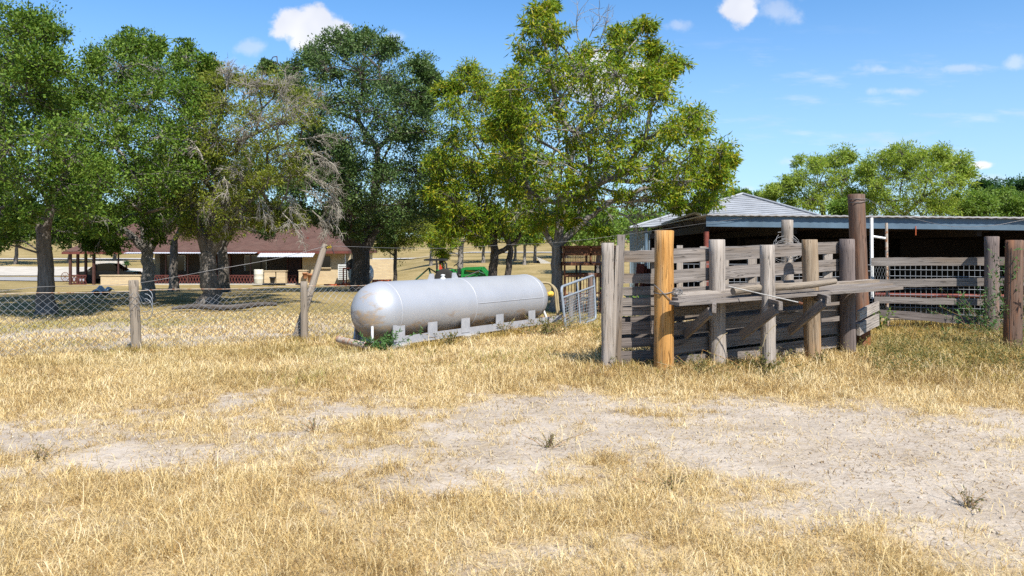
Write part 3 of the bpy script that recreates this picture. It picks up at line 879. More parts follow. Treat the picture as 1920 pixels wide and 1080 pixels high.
# two slimmer oaks nearer the porch
tree('oak_tree', 'slim oak with a pale speckled trunk close in front of the porch lattice', 36.0,
     [[(325, 538, .20), (326, 490, .18), (326, 450, .15)], [(326, 455, .12), (345, 415, .09), (360, 385, .07)]],
     [(300, 400, 30), (340, 395, 32), (375, 400, 26), (320, 365, 34), (360, 360, 34), (290, 430, 18, .7), (390, 425, 20, .8), (310, 340, 46), (360, 330, 46), (290, 300, 44), (340, 280, 44)], M['bark'], M['leaf_oak'], .11, .055, 131, depth_k=3.4, fill=2, lpc=40, sub=20)
tree('oak_tree', 'slim oak trunk partly hidden behind the half dead oak', 34.0,
     [[(420, 549, .25), (419, 500, .22), (416, 460, .19)], [(417, 465, .14), (440, 420, .1), (465, 395, .08)]],
     [(400, 410, 30), (440, 400, 34), (480, 405, 30), (510, 410, 26), (425, 370, 34), (470, 370, 34), (500, 430, 20, .7), (525, 395, 24, .7), (440, 320, 46), (490, 330, 42), (400, 300, 44), (530, 345, 34, .7)], M['bark'], M['leaf_oak_dark'], .11, .055, 132, depth_k=3.4, fill=2, lpc=40, sub=20)
tree('live_oak_tree', 'oak half out of frame at the far left beyond the straight grey trunk', 34.0,
     [[(-75, 545, .3), (-72, 490, .25), (-70, 440, .2)]],
     [(-60, 300, 60), (-20, 330, 46), (-100, 330, 60), (-60, 380, 56), (-10, 390, 40), (-120, 390, 50), (0, 350, 36), (-150, 350, 50), (-60, 240, 56)], M['bark'], M['leaf_oak'], .12, .06, 133, depth_k=2.4, fill=2, lpc=36, sub=20)
# smaller trees on the lawn
tree('small_tree', 'small green tree with a thin dark trunk right of the brick wall end', 47.0,
     [[(740, 526, .12), (741, 490, .10), (742, 455, .09)]],
     [(742, 412, 30), (705, 425, 28), (778, 425, 30), (735, 448, 26), (765, 452, 20), (712, 455, 22), (790, 405, 24), (700, 400, 24)], M['bark_dark'], M['leaf_olive'], .13, .05, 107, lpc=40, sub=20)
tree('small_pecan_tree', 'small pecan with a pale forked trunk and drooping yellow leaves behind the tractor', 50.0,
     [[(862, 508, .20), (864, 480, .17), (866, 455, .14)], [(866, 458, .09), (850, 435, .07)], [(866, 458, .09), (884, 432, .07)]],
     [(835, 440, 24), (862, 420, 26), (892, 430, 24), (822, 465, 14, .7), (832, 480, 12, .7), (905, 445, 18), (850, 455, 14, .6), (880, 405, 24), (838, 410, 24)], M['bark_pale'], M['leaf_pecan'], .17, .055, 108, lpc=34, sub=18, up=-.6)
FAR = [(808, 492, 'slim lawn tree left of the pale forked pecan'), (906, 484, 'slim far tree just left of the two dark trunks'), (965, 490, 'slim lawn tree just right of the two dark trunks'),
       (983, 492, 'slim far tree nearest the concrete culvert headwall'), (1003, 480, 'slim far tree behind the concrete culvert headwall')]
for i, (px, py, lb) in enumerate(FAR):
    yy = 72.0 + (i % 3) * 3
    tree('far_tree', lb, yy, [[(px, py, .15), (px + 1, py - 25, .12), (px + 2, py - 45, .10)]],
         [(px - 14, 440, 16), (px + 14, 436, 18), (px, 424, 18), (px - 20, 420, 16), (px + 20, 418, 16), (px + 2, 452, 10)], M['bark_pale'], M['leaf_oak' if i % 2 else 'leaf_pecan'], .22, .09, 120 + i, lpc=26, sub=13, group='slim trees on the far lawn', up=-.1)
# trees behind the house
BEH = [(30, 420, 34, 90, 'leaf_oak'), (130, 425, 30, 92, 'leaf_oak_dark'), (215, 420, 30, 95, 'leaf_oak'), (330, 410, 34, 93, 'leaf_oak_dark'), (440, 405, 34, 92, 'leaf_oak'), (560, 415, 30, 95, 'leaf_oak_dark'), (1120, 420, 40, 60, 'leaf_bright'), (1060, 425, 36, 85, 'leaf_oak')]
BLAB = ['far oak showing under the left edge oak', 'far dark oak behind the left end of the carport', 'far oak behind the carport roof', 'far dark oak rising over the middle of the house roof', 'far oak over the house ridge', 'far dark oak over the right end of the house roof', 'bright green bushy tree behind the rusty rack', 'far oak just left of the rusty rack']
for i, (px, py, r, yy, lf) in enumerate(BEH):
    gp = GP(px, yy); pyb = HY + (CAMZ - gp.z) * F / yy
    tree('background_tree', BLAB[i], yy, [[(px, pyb, .2), (px + 2, (pyb + py) / 2, .16), (px, py, .12)]],
         [(px + dx * r, py + dz * r, r * .75) for dx, dz in ((-.9, .2), (-.4, -.5), (.4, -.5), (.9, .2), (0, .15), (-.5, .4), (.5, .4))], M['bark'], M[lf], .24, .13, 140 + i, lpc=34, sub=14, group='trees far behind')

# trees behind the shed
def mesq(seed, label, Y, trunks, clumps, leaf='leaf_mesquite', L=.17, Wd=.05, name='mesquite_tree', lpc=30, sub=18, **kw):
    return tree(name, label, Y, trunks, clumps, M['bark_dark'], M[leaf], L, Wd, seed, lpc=int(lpc * 1.3), sub=sub, up=-.3, fill=2, **kw)
mesq(160, 'airy green mesquite behind the hipped tin roof', 46.0, [[(1545, 500, .2), (1550, 430, .16), (1540, 380, .12)]],
     [(1452, 358, 18), (1478, 345, 20), (1505, 335, 24), (1500, 305, 12, .5), (1535, 310, 24), (1570, 300, 24), (1590, 295, 14), (1545, 345, 30), (1580, 335, 26), (1520, 370, 30), (1565, 380, 34), (1600, 365, 26), (1480, 378, 24), (1610, 395, 24), (1440, 372, 14)])
mesq(161, 'broad airy mesquite with visible dark limbs behind the tall brown pole', 43.0, [[(1690, 500, .24), (1692, 440, .20), (1695, 400, .16)], [(1694, 405, .11), (1730, 370, .08), (1770, 350, .05)], [(1694, 405, .10), (1660, 370, .08), (1640, 345, .05)]],
     [(1625, 318, 20), (1655, 300, 22), (1690, 292, 24), (1725, 300, 24), (1760, 295, 24), (1790, 310, 22), (1808, 325, 18), (1640, 345, 32), (1690, 330, 34), (1740, 335, 34), (1785, 345, 28), (1625, 380, 26), (1670, 375, 30, .7), (1720, 380, 30, .6), (1770, 380, 32, .8), (1690, 400, 24, .6), (1750, 400, 26, .7)])
mesq(162, 'dark green oak crown at the far right skyline', 58.0, [[(1880, 500, .3), (1882, 440, .24), (1880, 400, .2)]],
     [(1838, 350, 14), (1860, 352, 20), (1890, 360, 22), (1920, 352, 22), (1950, 355, 26), (1850, 375, 22), (1900, 380, 26), (1940, 380, 26)], 'leaf_deep', .17, .09, 'dark_oak_tree', 44)
mesq(163, 'bright light green bushy tree over the right end of the shed', 45.0, [[(1850, 500, .2), (1850, 450, .15), (1850, 415, .12)]],
     [(1800, 385, 24), (1830, 378, 22), (1862, 375, 22), (1895, 378, 24), (1925, 385, 26), (1815, 402, 22), (1850, 400, 26), (1890, 402, 26), (1930, 405, 26), (1965, 395, 28)], 'leaf_bright', .16, .06, 'bushy_tree', 40)
mesq(164, 'small bright bush peeping over the shed roof beside the tall brown pole', 38.0, [[(1585, 500, .10), (1586, 440, .08), (1585, 410, .06)]],
     [(1570, 392, 14), (1592, 386, 14), (1580, 405, 16), (1600, 402, 12)], 'leaf_bright', .15, .09, 'bush', 36)
mesq(165, 'hazy green tree low on the skyline left of the hipped tin roof peak', 70.0, [[(1400, 490, .2), (1401, 440, .15), (1400, 400, .12)]],
     [(1375, 372, 16), (1395, 368, 14), (1420, 376, 16), (1440, 380, 16), (1405, 390, 20)], 'leaf_oak', .2, .1, 'skyline_tree', 34)

# ------------------------------------------------------------------ stock pen timber: the loading chute
def post_pts(X, Y, z0, z1, r, dx=0.0, dy=0.0, n=12, taper=.94):
    pts = []; rad = []
    for i in range(n + 1):
        t_ = i / n
        pts.append((X + dx * t_, Y + dy * t_, z0 + (z1 - z0) * t_)); rad.append(r * (1 - (1 - taper) * t_))
    pts.append((X + dx, Y + dy, z1 + r * .06)); rad.append(r * taper * .9)
    return pts, rad
def post(name, px, Y, top_py, w_px, mt, parent=None, lean=(0, 0), z0=-.25, wob=.075):
    X = (px - CX) / F * Y; r = w_px / 2 * Y / F
    z1 = CAMZ - (top_py - HY) / F * Y
    m_ = MB()
    p, rd = post_pts(X, Y, gz(X, Y) + z0, z1, r, *lean)
    m_.tube(p, rd, 18, wob=wob)
    return m_.build(name, mt, parent, origin=None if parent else (X, Y, gz(X, Y)))

ch = empty('loading_chute', (3.6, 12.2, 0), 'weathered grey wooden loading chute with round posts and a side catwalk', 'loading chute')
P1, P2, P3, P4, P5 = (1245, 10.70), (1346, 11.15), (1441, 10.85), (1526, 11.60), (1591, 12.35)
tag(post('post', P1[0], P1[1], 433, 36, M['wood_orange'], ch), 'thick orange brown post')
post('post', P2[0], P2[1], 450, 32, M['wood_pale'], ch, (-.01, 0))
post('post', P3[0], P3[1], 460, 28, M['wood_pale'], ch, (-.02, 0))
tag(post('post', P4[0], P4[1], 450, 31, M['wood_tan'], ch, (-.06, 0)), 'tan and orange stained post')
tag(post('post', P5[0], P5[1], 449, 29, M['wood_greybrown'], ch, (-.02, 0)), 'grey brown post with reddish stain')
tag(post('post', 1140, 10.95, 456, 25, M['wood_pale'], ch, (0, 0)), 'pale corner post')
def plank(name, a, b, w, h, mt, parent, seg=7, wob=.10, up=(0, 0, 1)):
    m_ = MB()
    m_.beam(a, b, w, h, up, seg, wob)
    return m_.build(name, mt, parent)
# thin upright at the left corner
plank('upright_plank', W(1156, 690, 11.05), W(1165, 440, 11.05), .035, .105, M['wood_grey'], ch, up=(1, 0, 0))
plank('upright_plank', W(1150, 690, 11.02), W(1157, 460, 11.02), .04, .035, M['wood_pale'], ch, up=(1, 0, 0))
plank('upright_plank', W(1224, 680, 11.25), W(1226, 465, 11.25), .035, .07, M['wood_grey'], ch, up=(1, 0, 0))
YL0, YL1 = 11.10, 11.19
for (y0, y1) in ((470, 491), (513, 531), (538, 554), (559, 574), (577, 592), (603, 626), (633, 650), (657, 682)):
    a = W(1152, (y0 + y1) / 2 + (2 if y0 > 600 else 0), YL0); b = W(1238, (y0 + y1) / 2 - (1.5 if y0 > 520 else 0), YL1)
    plank('board', a, b, .04, (y1 - y0) * 11.1 / F, M['wood_grey' if y0 < 600 else 'wood_dark'] if y0 not in (513,) else M['wood_grey'], ch)
# near side boards, climbing with the ramp
def near_side(z0, z1, h, mt, x0=1256, x1=1600, Y0=10.95, Y1=12.62, seg=12):
    a = W(x0, 462, Y0); b = W(x1, 462, Y1)
    a.z = z0; b.z = z1
    plank('board', a, b, .045, h, mt, ch, seg, .08)
near_side(1.553, 1.695, .172, M['wood_grey'])
near_side(1.282, 1.424, .178, M['wood_grey'])
near_side(1.053, 1.158, .14, M['wood_grey'])
near_side(.797, .92, .143, M['wood_grey'])
near_side(.559, .711, .175, M['wood_grey'])
near_side(.312, .454, .185, M['wood_grey'])
near_side(.085, .225, .175, M['wood_grey'])
# far side: uprights and boards
def far_side(z0, z1, h, mt):
    a = W(1262, 462, 11.85); b = W(1612, 462, 13.6); a.z = z0; b.z = z1
    plank('board', a, b, .045, h, mt, ch, 12, .08)
for z0, z1, h in ((1.605, 1.738, .115), (1.258, 1.386, .115), (.968, 1.09, .125), (.654, .777, .135), (.369, .50, .145), (.10, .23, .14)):
    far_side(z0, z1, h, M['wood_grey'])
for z0, h in ((1.22, .12), (.86, .12), (.60, .13), (.34, .14), (.08, .14)):
    plank('board', Vector((W(1165, 462, 11.8).x, 11.8, z0 - .01)), Vector((W(1264, 462, 11.9).x, 11.9, z0 + .03)), .045, h, M['wood_dark'], ch, 4, .1)
for px, Y, tp, wpx in ((1274, 11.9, 460, 11), (1318, 12.1, 462, 12), (1362, 12.3, 462, 8), (1410, 12.55, 466, 16), (1552, 13.3, 466, 16)):
    a = W(px, 462, Y + .05); b = a.copy(); a.z = -.1; b.z = CAMZ - (tp - HY) / F * Y
    plank('upright_plank', a, b, .05, wpx * Y / F, M['wood_pale'], ch, up=(1, 0, 0))
# ramp floor
m_ = MB()
for i in range(22):
    t_ = i / 21
    a = W(1262 + (1600 - 1262) * t_, 462, 11.05 + (12.68 - 11.05) * t_); b = W(1266 + (1606 - 1266) * t_, 462, 11.82 + (13.5 - 11.82) * t_)
    a.z = b.z = .18 + .27 * t_
    m_.beam(a, b, .135, .04)
m_.build('ramp_floor', M['wood_dark'], ch)
# catwalk
def walk(off, w_, mt, x0, x1, dz=0.0, tilt=.05):
    a = W(x0, 462, 10.66 - off); b = W(x1, 462, 12.32 - off * .8)
    a.z = 1.02 + dz; b.z = 1.143 + dz
    plank('catwalk_plank', a, b, w_, .045, mt, ch, 10, .10, up=(-.05, -.06, 1))
walk(.10, .20, M['wood_grey'], 1263, 1664, -.022)
walk(.32, .22, M['wood_grey'], 1264, 1682, -.062)
walk(-.12, .18, M['wood_pale'], 1262, 1640, .02)
m_ = MB()
for px, Y in ((1345, 10.88), (1440, 10.78), (1530, 11.36)):
    a = W(px - 4, 462, Y + .25); b = W(px + 24 - (30 if px < 1400 else 0), 462, Y - .68)
    a.z = .90 + (px - 1345) * .00042; b.z = a.z + .005
    m_ = MB(); m_.beam(a, b, .05, .11, seg=3, wob=.05); m_.build('bracket', M['wood_grey'], ch)
    c = W(px - 60 if px < 1400 else px - 50, 462, Y + .1); c.z = .48
    m_ = MB(); m_.beam(c, b + Vector((-.02, .12, -.05)), .05, .12, seg=4, wob=.05); m_.build('diagonal_brace', M['wood_grey'], ch)
# short boards closing the truck end
for y0, h in ((584, .15), (610, .19)):
    a = W(1609, y0 + 8, 12.28); b = W(1646, y0 - 11, 13.1)
    plank('board', a, b, .045, h, M['wood_pale'], ch, 3)
for px, Y, z in ((1141, 11.5, 1.50), (1141, 11.5, .75)):
    pass
# wrapped wire on the orange post
m_ = MB()
def ring(m_, c, r, n=20, tilt=(0, 0), w_=.006):
    pts = [Vector(c) + Vector((r * math.cos(a), r * math.sin(a), tilt[0] * math.cos(a) + tilt[1] * math.sin(a))) for a in np.linspace(0, 2 * math.pi, n)]
    m_.tube(pts, w_, 5, cap=False)
c1 = W(1245, 545, 10.7)
ring(m_, c1, .138, tilt=(.02, .03)); ring(m_, c1 + Vector((0, 0, -.06)), .139, tilt=(-.14, .0))
tag(m_.build('wire_loop', M['wire_dark']), 'old wire wrapped round the thick orange brown post', 'wire')
def coil(name, label, c, r, n, seed, tilt):
    rng = np.random.default_rng(seed); mm = MB()
    for i in range(n):
        rr_ = r * rng.uniform(.6, 1.1); o_ = Vector(rng.normal(size=3)) * r * .25
        a0 = rng.uniform(0, 6)
        pts = [Vector(c) + o_ + Vector((rr_ * math.cos(a), rr_ * tilt * math.sin(a) + rng.normal() * .01, rr_ * .8 * math.sin(a))) for a in np.linspace(a0, a0 + rng.uniform(3.5, 6.2), 16)]
        mm.tube(pts, .005, 4, cap=False)
    return tag(mm.build(name, M['wire_dark']), label, 'wire')
coil('wire_coil', 'small tangle of old wire beside the thick orange brown post', W(1269, 547, 10.62), .06, 7, 3, .5)
coil('wire_coil', 'loose loops of wire hung on the tall grey post behind the chute', W(1475, 462, 14.4), .26, 9, 4, .35)
# loose things on the catwalk
a = W(1374, 546, 10.68); b = W(1566, 528, 11.4)
m_ = MB(); m_.tube([a + (b - a) * t_ + Vector((0, 0, .012 * math.sin(7 * t_))) for t_ in np.linspace(0, 1, 9)], [.052, .055, .056, .055, .054, .052, .05, .046, .04], 10, wob=.05)
tag(m_.build('wooden_pole', M['wood_fence']), 'bare wooden pole lying along the chute catwalk', 'pole')
a = W(1366, 537, 10.66); b = W(1497, 567, 10.2)
m_ = MB(); m_.tube([a, (a + b) / 2, b], .0075, 8); o_ = tag(m_.build('white_rod', M['concrete']), 'thin white rod resting aslant on the catwalk with a rusty tip', 'rod')
m_ = MB(); m_.tube([b + Vector((.002, -.002, -.001)), b + Vector((.05, -.012, -.018))], .017, 8); m_.build('tip', M['rust'], o_)

# tall poles of the pen
tag(post('tall_pole', 1617, 13.25, 365, 31, M['wood_red'], None, (-.10, 0), wob=.06), 'tall red brown wooden pole at the right end of the chute', 'pole')
m_ = MB(); c1 = W(1607, 374, 13.25); ring(m_, c1, .139, w_=.005); ring(m_, c1 + Vector((0, 0, -.04)), .14, w_=.005, tilt=(.02, .01)); tag(m_.build('wire_loop', M['wire_dark']), 'wire wound round the top of the tall red brown pole', 'wire')
tag(post('tall_post', 1476, 14.6, 413, 22, M['wood_pale'], None), 'tall pale grey post behind the chute with holes near its top', 'post')

# ------------------------------------------------------------------ pen fence on the right
pf = empty('pen_fence', (7.5, 15.4, 0), 'grey board pen fence with a square wire panel right of the tall pole', 'fence')
def pboard(ya, yb, h, mt, xa=1634, xb=1846, Ya=15.7, Yb=15.15):
    plank('board', W(xa, ya, Ya), W(xb, yb, Yb), .045, h, mt, pf, 8, .10)
pboard(491, 490, .155, M['wood_grey']); pboard(531, 529, .15, M['wood_grey'], 1638); pboard(562, 567, .125, M['wood_grey'], 1639); pboard(587, 603, .15, M['wood_dark'], 1640)
for ya, yb, h in ((490, 489, .15), (529, 528, .14), (568, 570, .12), (606, 612, .15)):
    pboard(ya, yb, h, M['wood_grey'], 1872, 2010, 15.1, 14.5)
post('post', 1859, 14.8, 444, 26, M['wood_greybrown'], pf)
tag(post('post', 1897, 12.5, 451, 31, M['wood_red'], pf, (.04, 0)), 'red brown post split by a long crack')
m_ = MB(); a = W(1892, 650, 12.366); m_.beam(a + Vector((0, -.003, 0)), W(1896, 465, 12.37), .006, .012, up=(0, 1, 0)); m_.build('crack', M['black'], pf)
m_ = MB()
pa = W(1668, 500, 15.9); pb = W(1848, 500, 15.35)
for i in range(19):
    p = pa + (pb - pa) * i / 18
    m_.tube([(p.x, p.y, .12), (p.x, p.y, 1.36)], .0062, 4, cap=False)
for j in range(11):
    z = .12 + j * .124
    m_.tube([(pa.x, pa.y - .01, z), (pb.x, pb.y - .01, z)], .0062, 4, cap=False)
m_.build('wire_panel', M['galv'], pf)
m_ = MB()
pa2 = W(1874, 500, 15.25); pb2 = W(2010, 500, 14.7)
for i in range(14):
    p = pa2 + (pb2 - pa2) * i / 13
    m_.tube([(p.x, p.y, .12), (p.x, p.y, 1.36)], .0062, 4, cap=False)
for j in range(11):
    z = .12 + j * .124
    m_.tube([(pa2.x, pa2.y - .01, z), (pb2.x, pb2.y - .01, z)], .0062, 4, cap=False)
m_.build('wire_panel', M['galv'], pf)
# square wire seen through the chute
m_ = MB()
pa3 = W(1280, 500, 16.7); pb3 = W(1636, 500, 15.9)
for i in range(33):
    p = pa3 + (pb3 - pa3) * i / 32
    m_.tube([(p.x, p.y, .12), (p.x, p.y, 1.33)], .006, 4, cap=False)
for j in range(11):
    z = .12 + j * .121
    m_.tube([(pa3.x, pa3.y - .01, z), (pb3.x, pb3.y - .01, z)], .006, 4, cap=False)
tag(m_.build('square_mesh_barrier', M['galv']), 'square wire stock panel standing behind the chute', 'stock panel')
# rusty pipe ladder frame and chicken wire at the fence end
lf = empty('pipe_post', GP(1660, 16.0), 'rusty white pipe upright with a cross bar beside the tall pole', 'pipe')
m_ = MB(); m_.tube([W(1664, 622, 16), W(1662, 418, 16)], .028, 9); m_.build('upright', M['rust_light'], lf)
m_ = MB(); m_.tube([W(1635, 443, 16.0), W(1660, 447, 15.98)], .024, 9); m_.build('cross_bar', M['white_paint'], lf)
m_ = MB(); m_.beam(W(1635, 560, 15.95), W(1634, 408, 15.95), .05, .05); m_.build('upright', M['white_paint'], lf)
m_ = MB()
for i in range(10):
    for j in range(18):
        x0 = 1638 + i * 2.6; y0 = 500 + j * 7
        if (i + j) % 2 == 0:
            m_.tube([W(x0, y0, 15.95), W(x0 + 2.6, y0 + 7, 15.95)], .003, 3, cap=False)
        else:
            m_.tube([W(x0 + 2.6, y0, 15.95), W(x0, y0 + 7, 15.95)], .003, 3, cap=False)
m_.build('chicken_wire', M['galv'], lf)
m_ = MB(); m_.tube([W(1640, 552, 17.3), W(1760, 554, 17.0), W(1930, 556, 16.6)], .04, 9)
tag(m_.build('pipe_rail', M['rust_red']), 'dull red pipe rail behind the square wire panel', 'rail')

# ------------------------------------------------------------------ open shed
sh = empty('open_shed', (10, 25, 0), 'long low open shed with a blue grey steel fascia beam and dark inside', 'shed')
S1 = W(1324, 404, 18.3); S2 = W(1920, 410, 17.2)
dS = (S2 - S1); S3 = S1 + dS * 1.5
bk = Vector((.5, 10.5, -.05))
m_ = MB()
m_.beam(S1 + Vector((0, 0, -.135)), S3 + Vector((0, 0, -.135)), .06, .235, seg=1); m_.build('fascia_beam', M['beam_blue'], sh)
# roof sheet with real corrugations running front to back
m_ = MB()
n = 220
vs = []; fs = []
for i in range(n + 1):
    p = S1 + (S3 - S1) * i / n
    zz = .006 * math.sin(i * math.pi / 2)
    for q in (p + Vector((0, -.12, .03 + zz)), p + bk + Vector((0, 0, .03 + zz))):
        vs.append(q); vs.append(q - Vector((0, 0, .03)))
for i in range(n):
    b0 = i * 4; b1 = b0 + 4
    fs += [[b0, b1, b1 + 2, b0 + 2], [b0 + 1, b0 + 3, b1 + 3, b1 + 1], [b0, b0 + 1, b1 + 1, b1]]
fs += [[0, 2, 3, 1]]
m_.put(vs, fs, False); m_.build('roof', M['roof_edge'], sh)
dn = dS.normalized()
for i in range(8):
    t_ = i / 7 * 1.48
    p = S1 + dS * t_ + Vector((.02, .06, 0)); m_ = MB()
    if i == 0: m_.tube([(p.x, p.y, -.1), (p.x, p.y, p.z - .37)], .06, 10); m_.build('column', M['rust_red'], sh)
for k_ in range(1, 6):
    a = S1 + bk * k_ / 6 + Vector((0, 0, -.13)); b = S3 + bk * k_ / 6 + Vector((0, 0, -.13))
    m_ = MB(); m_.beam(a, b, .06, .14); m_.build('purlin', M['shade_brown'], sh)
for i in range(6):
    a = S1 + dS * (i / 5 * 1.45) + Vector((.05, .12, -.30)); b = a + bk * .97
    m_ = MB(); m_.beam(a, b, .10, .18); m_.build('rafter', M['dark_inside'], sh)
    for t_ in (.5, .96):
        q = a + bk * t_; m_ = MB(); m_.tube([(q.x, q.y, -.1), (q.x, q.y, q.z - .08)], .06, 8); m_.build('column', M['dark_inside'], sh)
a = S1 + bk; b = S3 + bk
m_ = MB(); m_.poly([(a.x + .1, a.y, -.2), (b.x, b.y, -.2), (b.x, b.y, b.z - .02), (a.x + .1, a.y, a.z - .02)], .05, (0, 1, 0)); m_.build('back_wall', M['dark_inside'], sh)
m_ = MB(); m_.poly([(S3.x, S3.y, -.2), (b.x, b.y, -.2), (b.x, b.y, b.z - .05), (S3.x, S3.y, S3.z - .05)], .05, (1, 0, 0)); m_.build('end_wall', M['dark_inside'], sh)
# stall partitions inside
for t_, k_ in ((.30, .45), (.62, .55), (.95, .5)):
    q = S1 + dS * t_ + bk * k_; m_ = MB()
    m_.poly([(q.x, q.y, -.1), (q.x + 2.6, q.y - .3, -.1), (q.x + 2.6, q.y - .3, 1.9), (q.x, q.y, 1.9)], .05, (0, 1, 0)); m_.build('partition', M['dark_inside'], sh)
q = W(1717, 424, 17.5); m_ = MB(); m_.tube([q, q + Vector((.0, 0, -.20))], .011, 6); tag(m_.build('hanging_strap', M['orange_paint']), 'orange strap hanging from the shed beam', 'strap')
# ------------------------------------------------------------------ hipped tin roof barn
hb = empty('tin_barn', GP(1330, 34), 'barn with a hipped corrugated tin roof and blue grey tin wall', 'barn')
A = W(1180, 428, 31.0); B = W(1392, 365, 35.0); Cc = W(1535, 405, 31.5); A2 = W(1215, 420, 41.0); C2 = W(1560, 412, 41.0)
m_ = MB()
rows = 13
vs = []; fs = []
def lerp(a, b, t_): return a + (b - a) * t_
# each sheet rib is a real step across the slope
nr_ = Vector((0, -.016, .021))
for i in range(rows):
    t0 = i / rows; t1 = (i + 1) / rows
    l0 = lerp(A, B, t0); r0_ = lerp(Cc, B, t0); l1 = lerp(A, B, t1); r1_ = lerp(Cc, B, t1)
    b_ = len(vs); vs += [l0, r0_, r0_ + nr_, l0 + nr_, r1_, l1]
    fs += [[b_, b_ + 1, b_ + 2, b_ + 3], [b_ + 3, b_ + 2, b_ + 4, b_ + 5]]
b0 = len(vs); vs += [A2, C2, B, A, Cc]
fs += [[b0 + 3, b0 + 2, b0], [b0 + 4, b0 + 1, b0 + 2], [b0, b0 + 2, b0 + 1]]
m_.put(vs, fs, False); m_.build('roof', M['tin'], hb)
m_ = MB(); m_.tube([Cc + Vector((0, -.03, .03)), B + Vector((0, -.03, .05))], .05, 6); m_.tube([A + Vector((0, -.03, .03)), B + Vector((0, -.03, .05))], .05, 6); m_.build('ridge_cap', M['tin'], hb)
# left porch edge: a thin roof slab with dark soffit running from the shed corner
m_ = MB(); m_.poly([S1 + Vector((-.1, .05, .0)), W(1302, 401, 19.6), W(1240, 421, 26.0), W(1325, 424, 26.0)], .05); m_.build('porch_roof', M['roof_edge'], hb)
m_ = MB(); m_.poly([W(1238, 424, 26.1), W(1324, 411, 18.5), W(1324, 425, 18.55), W(1262, 431, 26.0)], .04, (0, .3, 0)); m_.build('porch_gable', M['shade_brown'], hb)
# walls of ribbed tin
def ribwall(p0, p1, z0, z1, mt, parent, name='wall', amp=.02, step=.12):
    p0 = Vector(p0); p1 = Vector(p1); L = (p1 - p0).length; n_ = int(L / step * 2)
    nrm = Vector((-(p1 - p0).y, (p1 - p0).x, 0)).normalized()
    vs = []; fs = []
    for i in range(n_ + 1):
        q = p0 + (p1 - p0) * i / n_ + nrm * (amp if i % 2 else 0)
        vs += [(q.x, q.y, z0), (q.x, q.y, z1)]
    for i in range(n_): fs.append([2 * i, 2 * i + 2, 2 * i + 3, 2 * i + 1])
    mm = MB(); mm.put(vs, fs, False); return mm.build(name, mt, parent)
wl0 = GP(1181, 32.0); wl1 = GP(1222, 31.4)
ribwall(wl0, wl1, -.6, A.z - .08, M['tin_blue'], hb)
wl2 = GP(1600, 38.0)
ribwall(GP(1222, 36.5), wl2, -.8, 2.3, M['dark_inside'], hb)
ribwall(wl0, GP(1215, 41), -.8, 2.3, M['tin_blue'], hb)
for px, Y in ((1211, 31.3), (1246, 30.2), (1310, 29)):
    p = GP(px, Y); m_ = MB(); m_.tube([(p.x, p.y, p.z - .1), (p.x, p.y, 2.42)], .07, 8); m_.build('column', M['rust_red'] if px > 1220 else M['beam_blue'], hb)
# clutter of rusted sheet beside the barn
m_ = MB()
for i in range(5):
    a = GP(1196 + i * 5, 28.5 + i * .1); m_.beam(a, a + Vector((.12, .1, 1.1 - .08 * i)), .05, .28, up=(1, 0, 0))
tag(m_.build('rusty_sheets', M['rust_red']), 'rusty sheets leaning by the blue grey tin wall', 'scrap')

# ------------------------------------------------------------------ gas tank
C0 = Vector((-2.21, 13.3, .615)); C1 = Vector((.27, 16.75, .615))
AX = (C1 - C0); TL = AX.length; AX.normalize()
PR = Vector((AX.y, -AX.x, 0))               # sideways, towards the camera
TR = .495
tk = empty('gas_tank', ((C0 + C1) / 2).xy.to_3d(), 'large silver horizontal gas tank with rust stains lying on a steel skid', 'tank')
prof = []
for i in range(15):
    an = math.pi / 2 * (1 - i / 14)
    prof.append((max(1e-5, TR * math.cos(an)), -TR * .93 * math.sin(an)))
for i in range(1, 24): prof.append((TR, TL * i / 24))
for i in range(15):
    an = math.pi / 2 * i / 14
    prof.append((max(1e-5, TR * math.cos(an)), TL + TR * .93 * math.sin(an)))
m_ = MB(); m_.lathe(prof, C0, AX, 72); tank_body = m_.build('shell', M['tank'], tk)
def tank_ring(d, w_=.012, h=.006):
    mm = MB(); mm.lathe([(TR - .005, d - w_), (TR + h, d - w_ * .5), (TR + h, d + w_ * .5), (TR - .005, d + w_)], C0, AX, 72)
    mm.build('weld_seam', M['tank_skid'], tk)
tank_ring(.04); tank_ring(TL * .475); tank_ring(TL - .02)
m_ = MB()
ang = R(8)
for d0, d1, an in ((TL * .48, TL - .03, R(4)),):
    n0 = PR * math.cos(an) + Vector((0, 0, 1)) * math.sin(an)
    m_.tube([C0 + AX * d0 + n0 * TR, C0 + AX * d1 + n0 * TR], .008, 6)
m_.build('weld_seam', M['tank_skid'], tk)
for sgn, T0, T1 in ((1, -.17, TL + .75), (-1, -.1, TL + .2)):
    o_ = .43 * sgn
    a = C0 + AX * T0 + PR * o_; b = C0 + AX * T1 + PR * o_; a.z = b.z = .155
    m_ = MB(); m_.beam(a, b, .014, .135)
    m_.build('skid_beam', M['tank_skid'], tk)
    for t_ in (.0, .83, 1.73, 2.77, 3.86):
        c = C0 + AX * t_ + PR * (o_ + .010 * sgn)
        w2 = .14 if t_ < .3 else .12
        m_ = MB()
        m_.beam(c + Vector((0, 0, .14 - C0.z)), c + Vector((0, 0, .415 - C0.z)) , .012, w2 * 2, up=AX)
        m_.build('support_plate', M['tank_skid'], tk)
for t_ in (.0, .9, 1.8, 2.8, 3.85):
    a = C0 + AX * t_ + PR * .42; b = C0 + AX * t_ - PR * .42; a.z = b.z = .13
    m_ = MB(); m_.beam(a, b, .09, .07); m_.build('cross_member', M['tank_skid'], tk)
def tleg(p, q, r, mt, name='leg'):
    mm = MB(); mm.tube([p, q], r, 8); mm.build(name, mt, tk)
